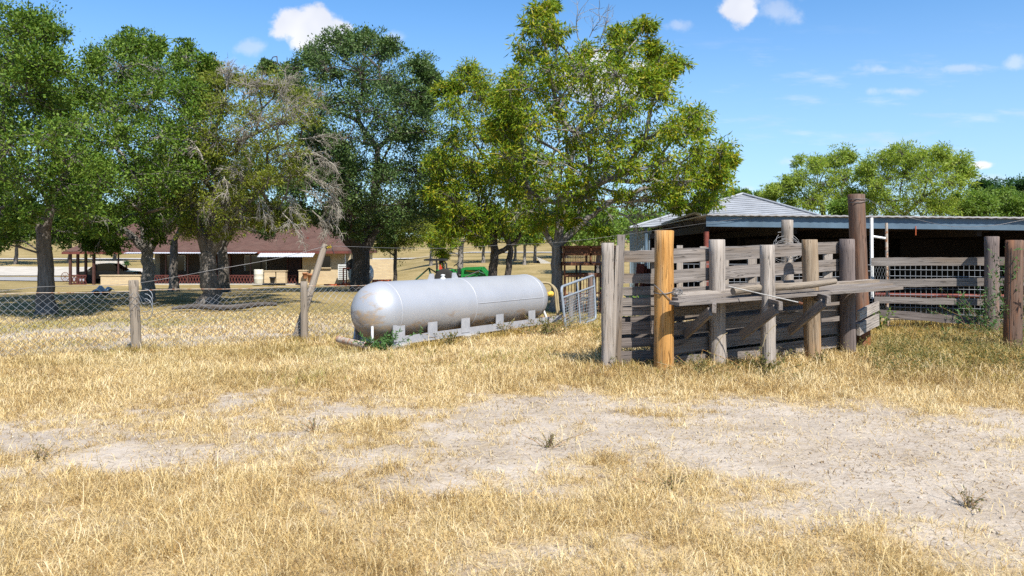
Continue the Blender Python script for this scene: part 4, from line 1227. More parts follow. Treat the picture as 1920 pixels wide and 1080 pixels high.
a = W(664, 640, 13.55); b = W(668, 604, 13.75); tleg(a, b, .022, M['tank_skid'])
a = W(698, 642, 12.85); b = W(698, 612, 12.85); tleg(a, b, .022, M['white_paint'], 'pipe_stub')
a = W(1028, 606, 17.3); b = W(1018, 580, 17.2); tleg(a, b, .03, M['white_paint'])
# valve and its two guard plates on top
for dd, sg in ((TL * .30, -1), (TL * .46, 1)):
    c = C0 + AX * dd; c.z += TR - .02
    mm = MB(); s0 = AX * .095; s1 = AX * (.035)
    mm.poly([c - s0, c + s0, c + s0 * .55 + AX * (-.03 * sg) + Vector((0, 0, .12)), c - s0 * .55 + AX * (-.03 * sg) + Vector((0, 0, .12))], .012, PR)
    mm.build('guard_plate', M['tank_skid'], tk)
c = C0 + AX * TL * .38; c.z += TR - .02
m_ = MB(); m_.lathe([(.05, 0), (.05, .03), (.03, .04), (.03, .07), (.042, .075), (.042, .09), (.01, .1)], c, n=14); m_.build('valve', M['plastic_white'], tk)
# fittings at the far head
c = C0 + AX * (TL + TR * .62); c += Vector((0, 0, .08)) + PR * .40
m_ = MB(); m_.lathe([(.04, -.06), (.04, .06), (.062, .065), (.062, .11), (.045, .115)], c, AX, 14); m_.build('valve_cap', M['yellow_tape'], tk)
h0 = C0 + AX * (TL + TR * .75) + Vector((0, 0, .30))
m_ = MB()
for off in (0, .04):
    pts = [h0 + AX * off, W(1022, 531, 17.4) + Vector((0, off, .01)), W(1032, 533, 17.5) + Vector((0, off, 0)), W(1040, 545, 17.5) + Vector((off, 0, 0)), W(1043, 572, 17.5) + Vector((off, 0, 0)), W(1047, 602, 17.5) + Vector((off, 0, 0))]
    # smooth the run
    fine = []
    for i in range(len(pts) - 1):
        p0 = pts[max(0, i - 1)]; p1 = pts[i]; p2 = pts[i + 1]; p3 = pts[min(len(pts) - 1, i + 2)]
        for k_ in range(5):
            t_ = k_ / 5
            fine.append(.5 * ((2 * p1) + (p2 - p0) * t_ + (2 * p0 - 5 * p1 + 4 * p2 - p3) * t_ ** 2 + (3 * p1 - p0 - 3 * p2 + p3) * t_ ** 3))
    m_.tube(fine + [pts[-1]], .026, 7)
m_.build('hose', M['hose'], tk)
# blocks and the loose pipe
def thing_box(name, label, cat, c, s, rz, mt, wob=.02):
    mm = MB(); rr_ = random.Random(hash(label) % 1000)
    mm.box(c, s, rz, .94)
    return tag(mm.build(name, mt), label, cat)
azT = math.atan2(AX.y, AX.x)
p = C0 + AX * -.02 + PR * .44; thing_box('concrete_block', 'concrete block under the near end of the tank skid', 'block', (p.x, p.y, .035), (.42, .2, .11), azT, M['concrete'])
p = C0 + AX * 1.85 + PR * .44; thing_box('concrete_block', 'concrete block under the middle of the tank skid', 'block', (p.x, p.y, .035), (.35, .2, .11), azT, M['concrete'])
a = W(634, 634, 13.15); b = W(686, 647, 12.65); a.z = .17; b.z = .12
m_ = MB(); m_.tube([a, b], .055, 14, cap=False); m_.tube([a, b], .047, 14, cap=False)
tag(m_.build('rusty_pipe', M['rust_light']), 'short rusty pipe lying on the ground at the left end of the tank', 'pipe')
a = W(1000, 604, 17.2); b = W(1062, 601, 18.0); a.z = .1; b.z = .1
m_ = MB(); m_.beam(a, b, .12, .14, seg=4, wob=.1); tag(m_.build('timber', M['wood_tan']), 'tan timber lying at the right end of the tank', 'timber')

# ------------------------------------------------------------------ wire gate
wg = empty('wire_gate', W(1085, 612, 17.2).xy.to_3d(), 'pale blue grey tubular gate with sagging wire mesh leaning by the pecan trunk', 'gate')
tl = W(1052, 538, 16.2); tr = W(1113, 516, 18.4); br_ = W(1117, 598, 18.4); bl = W(1061, 621, 16.2)
m_ = MB(); ctr = (tl + tr + br_ + bl) / 4
cs = [tl, tr, br_, bl]; ring_ = []
for i in range(4):
    p = cs[i]; a = cs[i - 1]; b = cs[(i + 1) % 4]
    for t_ in np.linspace(0, 1, 5):
        q0 = p + (a - p).normalized() * .12; q1 = p + (b - p).normalized() * .12
        ring_.append((1 - t_) ** 2 * q0 + 2 * t_ * (1 - t_) * p + t_ ** 2 * q1)
ring_ = ring_[:-3] if False else ring_
m_.tube(ring_ + [ring_[0]], .027, 10, cap=False); m_.build('frame', M['galv_gate'], wg)
def gp_(u_, v_): return tl + (tr - tl) * u_ + ((bl + (br_ - bl) * u_) - (tl + (tr - tl) * u_)) * v_
m_ = MB(); m_.tube([gp_(.0, .25), gp_(1, .25)], .022, 8); m_.build('rail', M['galv_gate'], wg)
m_ = MB(); m_.tube([gp_(.46, .0), gp_(.46, 1)], .018, 8); m_.build('bar', M['galv_gate'], wg)
m_ = MB(); rg = np.random.default_rng(9)
for i in range(1, 22):
    u_ = i / 22; b_ = .03 * math.sin(u_ * 9)
    m_.tube([gp_(u_ + .015 * math.sin(6 * v_ + i), v_) for v_ in np.linspace(.25, 1, 6)], .004, 4, cap=False)
for j in range(12):
    v_ = .27 + j * .064
    m_.tube([gp_(u_, v_ + .02 * math.sin(u_ * 5 + j * .4)) for u_ in np.linspace(0, 1, 7)], .004, 4, cap=False)
m_.build('mesh', M['galv_gate'], wg)
# grey post the gate hangs on
tag(post('gate_post', 1108, 18.9, 512, 13, M['wood_greybrown'], None), 'short dark grey post behind the wire gate', 'post')
tag(post('gate_post', 1070, 19.3, 548, 10, M['wood_grey'], None), 'short pale grey post seen through the wire gate', 'post')

# ------------------------------------------------------------------ rusty rack
rk = empty('rusty_rack', GP(1095, 20.5), 'rusty steel rack with a meshed top box on thin legs behind the gate', 'rack')
x0, x1, ya, yb = 1.32, 2.75, 20.3, 21.5
zt = W(1090, 463, 20.3).z; zb = W(1090, 495, 20.3).z
m_ = MB()
for (p, q) in (((x0, ya), (x1, ya)), ((x0, yb), (x1, yb)), ((x0, ya), (x0, yb)), ((x1, ya), (x1, yb))):
    for z in (zt, zb, (zt + zb) / 2 + .03):
        m_.beam((*p, z), (*q, z), .05, .06 if z != zb else .08)
for x in (x0, (x0 + x1) / 2 - .03, x1):
    for y in (ya, yb): m_.beam((x, y, zb), (x, y, zt), .05, .05, up=(0, 1, 0))
m_.build('frame', M['rust'], rk)
m_ = MB(); m_.poly([(x0, ya + .04, (zt + zb) / 2 + .06), (x1, ya + .04, (zt + zb) / 2 + .06), (x1, ya + .04, zt - .03), (x0, ya + .04, zt - .03)], .01, (0, 1, 0)); m_.build('upper_panel', M['rust'], rk)
m_ = MB()
for i in range(34):
    x = x0 + (x1 - x0) * i / 33; m_.tube([(x, yb, zb), (x, yb, zt)], .004, 3, cap=False)
m_.tube([(x0, yb, (zb + zt) / 2), (x1, yb, (zb + zt) / 2)], .004, 3, cap=False)
m_.build('mesh', M['rust_red'], rk)
m_ = MB()
for i in range(34):
    x = x0 + (x1 - x0) * i / 33; m_.tube([(x, ya + .02, zb), (x, ya + .02, (zt + zb) / 2 + .03)], .004, 3, cap=False)
for j in range(8):
    z = zb + (zt - zb) / 2 * j / 7; m_.tube([(x0, ya + .02, z), (x1, ya + .02, z)], .004, 3, cap=False)
m_.build('mesh', M['rust_red'], rk)
m_ = MB(); m_.box(((x0 + x1) / 2, (ya + yb) / 2, zb + .02), (x1 - x0 - .08, yb - ya - .08, .02)); m_.build('tray', M['black'], rk)
for x in (x0 + .02, x0 + .42, x1 - .5, x1):
    for y in (ya, yb):
        m_ = MB(); m_.tube([(x, y, gz(x, y) - .1), (x, y, zb)], .028, 7); m_.build('leg', M['rust' if x < 1.5 else 'black'], rk)
for z in (W(1090, 517, 20.3).z,):
    for y in (ya, yb):
        m_ = MB(); m_.beam((x0, y, z), (x1, y, z), .04, .07); m_.build('rail', M['rust'], rk)
rg_ = empty('stock_barrier', GP(1090, 19.6), 'rusty tubular stock barrier with vertical bars under the rusty rack', 'barrier')
m_ = MB(); p0 = W(1060, 517, 19.6); p1 = W(1128, 513, 20.0); q0 = p0.copy(); q1 = p1.copy(); q0.z = q1.z = .05
m_.tube([q0, p0, p1, q1], .025, 8); m_.tube([(q0 + p0) / 2, (q1 + p1) / 2], .02, 7); m_.build('frame', M['rust'], rg_)
m_ = MB()
for i in range(1, 12):
    t_ = i / 12; m_.tube([q0 + (q1 - q0) * t_, p0 + (p1 - p0) * t_], .010, 5)
m_.build('bars', M['rust'], rg_)

# ------------------------------------------------------------------ chain link fence, its wires and the leaning pole
FA = Vector((-6.1, 13.0, 0)); FB = Vector((-3.77, 14.4, 0))
fd = (FB - FA).normalized()
cf = empty('chain_link_fence', FA, 'sagging chain link fence on two weathered wooden posts left of the tank', 'fence')
post('post', 257, 13.0, 526, 18, M['wood_fence'], cf, (-.06, 0), wob=.07)
post('post', 571, 14.35, 528, 14, M['wood_fence'], cf, (-.01, 0), wob=.07)
SL = (FB - FA).length
def ftop(s):
    base = 0.97 + .03 * math.sin(s * 2.1)
    if 0 < s < SL:
        t_ = s / SL
        base = .98 - .26 * math.exp(-((t_ - .22) / .22) ** 2) - .03 * t_
    if s > SL: base = .96 - .02 * (s - SL)
    return base
m_ = MB(); ds, dz = .058, .0545
i0, i1 = int(-3.6 / ds), int((SL + 3.9) / ds)
def fnode(i, j):
    s = i * ds; h = ftop(s)
    z = .03 + (h - .03) * j / 17
    wv = (vnoise(s * 1.5, j * .25) - .5) * .10
    p = FA + fd * (s + .05 * (vnoise(s * 2, j * .5 + 9) - .5)) + Vector((-fd.y, fd.x, 0)) * (wv * (.4 + z))
    return Vector((p.x, p.y, z + gz(p.x, p.y)))
for i in range(i0, i1):
    for j in range(18):
        if (i + j) % 2 == 0:
            for dj in (-1, 1):
                if 0 <= j + dj <= 17:
                    m_.tube([fnode(i, j), fnode(i + 1, j + dj)], .0031, 3, cap=False, smooth=False)
m_.build('mesh', M['galv'], cf)
m_ = MB(); m_.tube([FA + fd * s + Vector((0, 0, .975 + .012 * math.sin(s * 3))) for s in np.linspace(-3.6, SL + 3.9, 30)], .006, 5); m_.build('top_wire', M['rust_light'], cf)
m_ = MB()
for k_ in range(3):
    pts = [W(272 + 14 * math.cos(a), 556 + (14 + 3 * k_) * math.sin(a) + k_ * 12, 13.0 - .03 * k_) for a in np.linspace(-1.6, 1.9, 12)]
    m_.tube(pts, .006, 4, cap=False)
m_.build('loose_wire', M['galv'], cf)
lp = empty('leaning_pole', W(556, 636, 14.9).xy.to_3d(), 'grey wooden pole leaning to the right behind the fence post with a yellow insulator', 'pole')
a = W(553, 640, 14.5); b = W(610, 458, 14.9)
m_ = MB(); m_.tube([a + (b - a) * t_ for t_ in np.linspace(0, 1, 8)], [.075, .072, .07, .068, .066, .063, .06, .058], 12, wob=.07); m_.build('shaft', M['wood_fence'], lp)
m_ = MB(); c = W(617, 463, 14.85); m_.lathe([(.02, -.04), (.035, -.03), (.022, 0), (.035, .03), (.02, .04)], c, (1, 0, .2), 12); m_.build('insulator', M['yellow_paint'], lp)
m_ = MB(); m_.tube([W(610, 462, 14.82), W(622, 460, 14.8), W(624, 470, 14.8), W(627, 476, 14.8)], .008, 5); m_.build('hook', M['black'], lp)
def cable(name, label, pts, r, mt):
    fine = []
    for i in range(len(pts) - 1):
        p0 = pts[max(0, i - 1)]; p1 = pts[i]; p2 = pts[i + 1]; p3 = pts[min(len(pts) - 1, i + 2)]
        for k_ in range(6):
            t_ = k_ / 6
            fine.append(.5 * ((2 * p1) + (p2 - p0) * t_ + (2 * p0 - 5 * p1 + 4 * p2 - p3) * t_ ** 2 + (3 * p1 - p0 - 3 * p2 + p3) * t_ ** 3))
    mm = MB(); mm.tube(fine + [pts[-1]], r, 5); return tag(mm.build(name, mt), label, 'wire')
cable('sagging_cable', 'grey cable sagging from the leaning pole to the left edge', [W(612, 461, 14.85), W(540, 480, 14.6), W(480, 492, 14.4), (W(400, 506, 14.1)), W(330, 519, 13.7), W(240, 533, 13.2), W(150, 536, 12.8), W(74, 538, 12.4), W(0, 546, 12.1), W(-90, 556, 11.8)], .0042, M['wire_dark'])
cable('overhead_wire', 'thin grey wire running from the leaning pole across to the shed', [W(613, 461, 14.85), W(680, 463, 15.2), W(740, 465, 15.6), W(850, 465, 16.2), W(950, 459, 17.2), W(1040, 455, 18.2), W(1140, 444, 18.6), W(1235, 431, 18.5), W(1340, 416, 18.2), W(1450, 403, 18.0)], .0034, M['wire_dark'])
cable('shed_wire', 'thin wire drooping along the shed fascia from the tall brown pole', [W(1623, 372, 13.25), W(1680, 400, 14.9), W(1730, 414, 15.8), W(1790, 425, 16.6), W(1860, 423, 17.0), W(1930, 410, 17.0)], .005, M['wire_dark'])

# ------------------------------------------------------------------ the house
hs = empty('brick_house', GP(420, 60), 'low yellow brick ranch house with a brown hipped shingle roof and long porch', 'house')
HYd = 58.0
def HP(px, Y, z): return Vector(((px - CX) / F * Y, Y, z))
GH = -1.1; ZE = 1.36
e0 = HP(118, HYd - .2, ZE); e1 = HP(652, HYd - .2, ZE + .05); bk0 = HP(118, 70, ZE); bk1 = HP(652, 70, ZE); bk0.x = e0.x; bk1.x = e1.x
r0 = HP(262, 63.5, 3.72); r1 = HP(590, 63.5, 3.75)
m_ = MB()
def slab(pts, th): m_.poly(pts, -th)
slab([e0, e1, r1, r0], .10); slab([e1, bk1, r1], .10); slab([bk1, bk0, r0, r1], .10); slab([bk0, e0, r0], .10)
rf = m_.build('roof', M['shingle'], hs)
m_ = MB(); m_.tube([HP(492, 61, 3.0), HP(492, 61, 3.45)], .09, 8); m_.build('vent_pipe', M['galv'], rf)
m_ = MB(); m_.tube([HP(577, 60, 2.0), HP(577, 60, 2.4)], .09, 8); m_.build('vent_pipe', M['rust_red'], rf)
m_ = MB(); m_.beam(e0 + Vector((-.05, -.06, -.14)), e1 + Vector((.05, -.06, -.14)), .05, .17); m_.build('fascia', M['fascia_red'], hs)
m_ = MB(); m_.beam(e1 + Vector((.04, 0, -.14)), bk1 + Vector((.04, 0, -.14)), .05, .17); m_.build('fascia', M['fascia_red'], hs)
def hwall(name, pa, pb, z1, mt, th=.2, parent=hs):
    mm = MB(); a = Vector((pa.x, pa.y, GH - .3)); b = Vector((pb.x, pb.y, GH - .3)); d = (b - a).normalized(); nrm = Vector((-d.y, d.x, 0))
    mm.poly([a, b, Vector((b.x, b.y, z1)), Vector((a.x, a.y, z1))], th, nrm); return mm.build(name, mt, parent)
hwall('wall', HP(567, 58.6, 0), HP(657, 58.6, 0), ZE - .06, M['brick'])
hwall('wall', HP(300, 62.0, 0), HP(567, 62.0, 0), ZE - .06, M['brick_shade_tone'])
hwall('wall', HP(567, 62.0, 0), HP(567, 58.6, 0), ZE - .06, M['brick'])
hwall('wall', HP(300, 69.0, 0), HP(300, 62.0, 0), ZE - .06, M['brick'])
p_ = HP(657, 58.6, 0); hwall('wall', Vector((p_.x - .2, 58.8, 0)), Vector((p_.x - .2, 69, 0)), ZE - .06, M['brick'])
hwall('wing_wall', HP(660, 57.6, 0), HP(737, 57.6, 0), W(700, 486, 57.6).z, M['brick'])
hwall('back_wall', HP(290, 69.2, 0), HP(640, 69.2, 0), ZE - .06, M['brick'])
# window and doors of the porch wall
for px, w_, z0, z1, mt, nm in ((330, 1.4, -.2, .95, 'glass', 'window'), (420, 1.0, GH, .9, 'brown_post', 'door'), (552, .95, GH, .9, 'brown_post', 'door'), (480, 1.6, -.2, .95, 'glass', 'window')):
    c = HP(px, 61.97, 0)
    mm = MB(); mm.box((c.x, 61.94, (z0 + z1) / 2), (w_, .08, z1 - z0)); wo_ = mm.build(nm, M[mt], hs)
    mm = MB()
    for sx in (-1, 1): mm.beam((c.x + sx * (w_ / 2 + .03), 61.93, z0), (c.x + sx * (w_ / 2 + .03), 61.93, z1), .08, .12, up=(0, 1, 0))
    mm.beam((c.x - w_ / 2 - .06, 61.93, z1 + .04), (c.x + w_ / 2 + .06, 61.93, z1 + .04), .12, .08)
    mm.build('frame', M['plastic_white'] if nm == 'window' else M['fascia_red'], wo_)
c = HP(610, 58.57, 0); mm = MB(); mm.box((c.x, 58.55, .55), (.7, .08, .8)); wo_ = mm.build('window', M['glass'], hs)
mm = MB(); mm.box((c.x, 58.53, .12), (.9, .16, .07)); mm.build('sill', M['brick'], wo_)
m_ = MB(); c = HP(647, 58.4, 0); m_.tube([(c.x, 58.45, GH), (c.x, 58.45, ZE - .1)], .045, 8); m_.build('downpipe', M['plastic_white'], hs)
# porch posts, lattice rail, awnings
for px, Y in ((132, 58.1), (146, 58.9), (161, 59.7), (176, 58.3)):
    p = HP(px, Y, 0); mm = MB(); mm.beam((p.x, p.y, GH - .2), (p.x, p.y, ZE - .1), .16, .16, up=(0, 1, 0)); mm.build('post', M['brown_post'], hs)
for px in (222, 269, 311, 352, 430, 470):
    p = HP(px, 58.2, 0); mm = MB(); mm.beam((p.x, p.y, GH - .2), (p.x, p.y, ZE - .1), .09, .09, up=(0, 1, 0)); mm.build('post', M['brown_post'], hs)
def lattice(x0_, x1_):
    a = HP(x0_, 58.2, 0); b = HP(x1_, 58.2, 0); mm = MB()
    mm.beam((a.x, a.y, GH + .05), (b.x, b.y, GH + .05), .05, .06); mm.beam((a.x, a.y, GH + .68), (b.x, b.y, GH + .68), .05, .07)
    n_ = max(2, int((b.x - a.x) / .2))
    for i in range(n_):
        xa = a.x + (b.x - a.x) * i / n_; xb = a.x + (b.x - a.x) * (i + 1) / n_
        mm.beam((xa, a.y, GH + .08), (xb, a.y, GH + .65), .04, .045); mm.beam((xb, a.y + .02, GH + .08), (xa, a.y + .02, GH + .65), .04, .045)
    mm.build('lattice_rail', M['porch_red'], hs)
lattice(265, 352); lattice(354, 428); lattice(432, 482); lattice(536, 556); lattice(133, 162)
def awning(x0_, x1_, drop):
    a = HP(x0_, 57.9, ZE - .12); b = HP(x1_, 57.9, ZE - .12); mm = MB(); n_ = int((b.x - a.x) / .09); vs = []; fs = []
    for i in range(n_ + 1):
        x = a.x + (b.x - a.x) * i / n_; zz = .02 if i % 2 else 0
        vs += [(x, 57.95, ZE - .06 + zz), (x, 57.0, ZE - drop + zz)]
    for i in range(n_): fs.append([2 * i, 2 * i + 1, 2 * i + 3, 2 * i + 2])
    mm.put(vs, fs, False); mm.build('awning', M['awning'], hs)
awning(240, 486, .17); awning(489, 592, .42)
m_ = MB(); a = HP(240, 57.3, 0); m_.box(((a.x + HP(565, 58, 0).x) / 2, 60.0, GH + .03), (HP(565, 58, 0).x - a.x, 4.0, .10)); m_.build('porch_floor', M['concrete'], hs)
lw = empty('brick_wall', GP(228, 56.5), 'low yellow brick wall in front of the carport', 'wall')
a = W(191, 541, 56.5); b = W(265, 541, 56.5); z1 = W(200, 517, 56.5).z
m_ = MB(); m_.box(((a.x + b.x) / 2, 56.5, (a.z + z1) / 2 - .1), (b.x - a.x, .35, z1 - a.z + .2)); m_.build('body', M['brick'], lw)
m_ = MB(); m_.box(((a.x + b.x) / 2, 56.5, z1 + .03), (b.x - a.x + .12, .45, .07)); m_.build('coping', M['brick'], lw)
# ---- things by the house
def barrel(px, py0, py1, Y, wpx, label, mt, name='barrel', cat='barrel', flare=1.0):
    c = W(px, py1, Y); h = (py1 - py0) * Y / F; r = wpx / 2 * Y / F; mm = MB()
    mm.lathe([(r * .92 * flare, 0), (r, h * .05), (r, h * .3), (r * 1.04, h * .33), (r, h * .36), (r, h * .64), (r * 1.04, h * .67), (r, h * .7), (r, h * .95), (r * .94, h), (r * .9, h * .985), (0.001, h * .98)], (c.x, c.y, c.z - .05), n=20)
    return tag(mm.build(name, M[mt]), label, cat)
barrel(485, 504, 530, 56.8, 17, 'cream barrel standing before the dark porch', 'barrel')
def pot(px, py0, py1, Y, wpx, label, mt):
    c = W(px, py1, Y); h = (py1 - py0) * Y / F; r = wpx / 2 * Y / F; mm = MB()
    mm.lathe([(r * .7, 0), (r * .95, h * .8), (r * 1.08, h * .82), (r * 1.08, h), (r * .9, h), (r * .85, h * .85), (.001, h * .84)], (c.x, c.y, c.z - .04), n=18)
    return tag(mm.build('plant_pot', M[mt]), label, 'pot')
pot(511, 518, 530, 55.8, 11, 'dark plant pot in front of the brick planters', 'black')
pot(583, 512, 529, 56.5, 14, 'terracotta pot right of the brick pillar', 'terracotta')
pot(572, 510, 521, 56.9, 10, 'small terracotta pot behind the larger pot', 'terracotta')
def bbox(name, label, cat, px0, px1, py0, py1, Y, dep=.5, mt='brick'):
    a = W(px0, py1, Y); b = W(px1, py0, Y); mm = MB()
    mm.box(((a.x + b.x) / 2, Y + dep / 2, (a.z + b.z) / 2 - .05), (b.x - a.x, dep, b.z - a.z + .1), 0, .99)
    t_ = empty(name, ((a.x + b.x) / 2, Y + dep / 2, a.z), label, cat); mm.build('body', M[mt], t_)
    mm = MB(); mm.box(((a.x + b.x) / 2, Y + dep / 2, b.z + .03), (b.x - a.x + .08, dep + .08, .06)); mm.build('coping', M[mt], t_)
    return t_
bbox('brick_planter', 'yellow brick planter nearest the cream barrel', 'planter', 495, 516, 509, 528, 57.0)
bbox('brick_planter', 'yellow brick planter just right of the dark pot', 'planter', 518, 535, 509, 528, 57.0)
bbox('brick_pillar', 'short yellow brick pillar at the right end of the porch', 'pillar', 560, 575, 508, 528, 57.2)
ac = empty('air_conditioner', GP(640, 57.4), 'pale grey air conditioning unit against the house wall', 'air conditioner')
a = W(634, 524, 57.2); b = W(652, 496, 57.2)
m_ = MB(); m_.box(((a.x + b.x) / 2, 57.5, (a.z + b.z) / 2), (b.x - a.x, .7, b.z - a.z)); m_.build('casing', M['plastic_white'], ac)
m_ = MB()
for i in range(7):
    z = a.z + .12 + (b.z - a.z - .22) * i / 6; m_.beam((a.x + .05, 57.13, z), (b.x - .05, 57.13, z), .02, .04)
m_.build('grille', M['wire_dark'], ac)
m_ = MB(); m_.lathe([(.28, 0), (.28, .03), (.24, .05)], ((a.x + b.x) / 2, 57.5, b.z), n=18); m_.build('fan_cover', M['black'], ac)

# sprayer trailer by the big oak
Ys = 40.0
sp = empty('sprayer_trailer', GP(668, Ys), 'orange red sprayer trailer with a white tank and hose reel beside the dark oak', 'sprayer')
zg = gz(-7.6, Ys)
c = W(660, 540, Ys); m_ = MB()
m_.beam((c.x - 1.4, Ys, c.z + .15), (c.x + 1.9, Ys, c.z + .15), .10, .10); m_.beam((c.x - .6, Ys - .5, c.z + .2), (c.x + 1.8, Ys - .5, c.z + .2), .08, .08); m_.beam((c.x - .6, Ys + .5, c.z + .2), (c.x + 1.8, Ys + .5, c.z + .2), .08, .08)
for x in (-.3, .4, 1.2): m_.beam((c.x + x, Ys - .55, c.z + .22), (c.x + x, Ys + .55, c.z + .22), .07, .07)
m_.build('chassis', M['orange_paint'], sp)
m_ = MB()
for x in (-.35, .1): 
    m_.beam((c.x + x, Ys - .43, c.z + .97), (c.x + x, Ys + .43, c.z + .97), .05, .05)
    for y in (-.4, .4): m_.beam((c.x + x, Ys + y, c.z + .2), (c.x + x, Ys + y, c.z + 1.0), .06, .06, up=(0, 1, 0))
for y in (-.4, .4): m_.beam((c.x - .38, Ys + y, c.z + 1.0), (c.x + .13, Ys + y, c.z + 1.0), .06, .06)
m_.build('pump_frame', M['rust_red'], sp)
m_ = MB(); m_.lathe([(.36, -.22), (.36, -.19), (.2, -.18), (.2, .18), (.36, .19), (.36, .22)], (c.x + .12, Ys - .1, c.z + 1.12), (0, 1, 0), 20); m_.build('hose_reel', M['black'], sp)
m_ = MB(); m_.lathe([(.001, -.62), (.25, -.60), (.42, -.5), (.47, -.3), (.47, .3), (.42, .5), (.25, .6), (.001, .62)], (c.x + .45, Ys, c.z + .72), (1, 0, 0), 24); m_.build('tank', M['plastic_white'], sp)
for x in (.1, .8):
    m_ = MB(); m_.lathe([(.475, -.03), (.49, -.03), (.49, .03), (.475, .03)], (c.x + x, Ys, c.z + .72), (1, 0, 0), 24); m_.build('tank_strap', M['orange_paint'], sp)
for y in (-.62, .62):
    m_ = MB(); m_.lathe([(.14, -.07), (.27, -.08), (.30, -.05), (.30, .05), (.27, .08), (.14, .07)], (c.x + .5, Ys + y, c.z + .1), (0, 1, 0), 20); wh = m_.build('wheel', M['rubber'], sp)
    m_ = MB(); m_.lathe([(.02, -.03), (.15, -.05), (.15, .05), (.02, .03)], (c.x + .5, Ys + y, c.z + .1), (0, 1, 0), 16); m_.build('rim', M['plastic_white'], wh)
thing_box('red_toolbar', 'low orange red implement lying on the lawn right of the dark oak', 'implement', W(716, 528, 44) , (1.1, .3, .22), .1, M['orange_paint'])
bm = W(741, 527, 45.5); thing_box('yellow_board', 'yellow board lying on the lawn beside the thin dark trunk', 'board', (bm.x, bm.y, gz(bm.x, bm.y) + .06), (.9, .25, .16), 0, M['yellow_tape'])

# ---- car under the carport
def Txy(px, Y, rz, z=None):
    x = (px - CX) / F * Y
    return Matrix.Translation((x, Y, gz(x, Y) if z is None else z)) @ Matrix.Rotation(rz, 4, 'Z')
T = Txy(208, 61.5, R(8))
car = empty('parked_car', T.translation.copy(), 'dark parked car seen from behind under the carport roof', 'car')
m_ = MB(T)
body = [(-2.1, .35), (-2.15, .6), (-2.05, .88), (-1.2, .95), (1.0, .93), (1.9, .85), (2.15, .62), (2.1, .35)]
def prism(mm, prof, w0, w1=None, y0=0):
    n_ = len(prof); w1 = w1 or w0
    vs = [(x, -w0 / 2, z) for x, z in prof] + [(x, w0 / 2, z) for x, z in prof]
    fs = [list(range(n_)), list(range(n_, 2 * n_))[::-1]]
    for k_ in range(n_): fs.append([k_, n_ + k_, n_ + (k_ + 1) % n_, (k_ + 1) % n_])
    mm.put(vs, fs, False)
prism(m_, body, 1.75); m_.build('body', M['car_body'], car)
m_ = MB(T); prism(m_, [(-1.5, .95), (-.95, 1.40), (-.3, 1.47), (.45, 1.42), (1.15, .95)], 1.5); m_.build('window', M['glass'], car)
m_ = MB(T); prism(m_, [(-1.0, 1.41), (-.3, 1.48), (.5, 1.43), (.5, 1.46), (-.3, 1.51), (-1.0, 1.45)], 1.45); m_.build('roof', M['car_body'], car)
for x in (-1.3, 1.35):
    for y in (-.8, .8):
        m_ = MB(T); m_.lathe([(.2, -.1), (.31, -.1), (.33, -.07), (.33, .07), (.31, .1), (.2, .1)], (x, y, .33), (0, 1, 0), 20); wh = m_.build('wheel', M['rubber'], car)
        m_ = MB(T); m_.lathe([(.02, -.09), (.2, -.1), (.2, .1), (.02, .09)], (x, y, .33), (0, 1, 0), 16); m_.build('rim', M['galv'], wh)
for y in (-.65, .65):
    m_ = MB(T); m_.box((2.06, y, .68), (.16, .3, .12)); m_.build('headlight', M['plastic_white'], car)

# ---- green tractor
T = Txy(852, 45.0, R(-6)) @ Matrix.Scale(.94, 4)
tr_ = empty('green_tractor', T.translation.copy(), 'green tractor with a front loader and black folded canopy behind the tank', 'tractor')
def tb(name, mt, fn, parent=tr_):
    mm = MB(T); fn(mm); return mm.build(name, M[mt], parent)
tb('hood', 'green_paint', lambda m: prism(m, [(.45, .75), (.45, 1.22), (.9, 1.28), (1.75, 1.14), (1.95, .95), (1.95, .7)], .62))
tb('stripe', 'yellow_paint', lambda m: m.beam((.75, -.318, 1.10), (1.8, -.318, 1.0), .012, .06))
tb('chassis', 'black', lambda m: (m.box((.4, 0, .62), (2.6, .45, .35)), m.box((.35, 0, 1.05), (.25, .6, .35))))
tb('fender', 'green_paint', lambda m: [prism(m, [(-1.1, 1.0), (-.85, 1.16), (-.1, 1.18), (.1, 1.0), (.1, .95), (-.1, 1.12), (-.85, 1.1), (-1.05, .96)], .3)] and None)
for y in (-.62, .62):
    tb('fender', 'green_paint', lambda m, y=y: (m.box((-.45, y, 1.15), (1.0, .36, .05)), m.box((.08, y, 1.05), (.06, .36, .2), 0)))
for y in (-.68, .68):
    wh = tb('wheel', 'rubber', lambda m, y=y: m.lathe([(.32, -.16), (.56, -.17), (.62, -.12), (.62, .12), (.56, .17), (.32, .16)], (-.45, y, .62), (0, 1, 0), 28))
    tb('rim', 'yellow_paint', lambda m, y=y: m.lathe([(.04, -.05), (.3, -.1), (.33, -.14), (.33, .14), (.3, .1), (.04, .05)], (-.45, y, .62), (0, 1, 0), 20), wh)
for y in (-.58, .58):
    wh = tb('wheel', 'rubber', lambda m, y=y: m.lathe([(.2, -.11), (.35, -.12), (.39, -.08), (.39, .08), (.35, .12), (.2, .11)], (1.45, y, .39), (0, 1, 0), 24))
    tb('rim', 'yellow_paint', lambda m, y=y: m.lathe([(.03, -.04), (.2, -.09), (.2, .09), (.03, .04)], (1.45, y, .39), (0, 1, 0), 16), wh)
tb('seat', 'yellow_paint', lambda m: (m.box((-.45, 0, 1.12), (.45, .5, .12)), m.box((-.68, 0, 1.38), (.12, .48, .5), 0, .85)))
tb('reflector', 'seat_red', lambda m: m.poly([(-.86, -.42, 1.15), (-.62, -.42, 1.15), (-.80, -.42, 1.55)], .02, (0, 1, 0)))
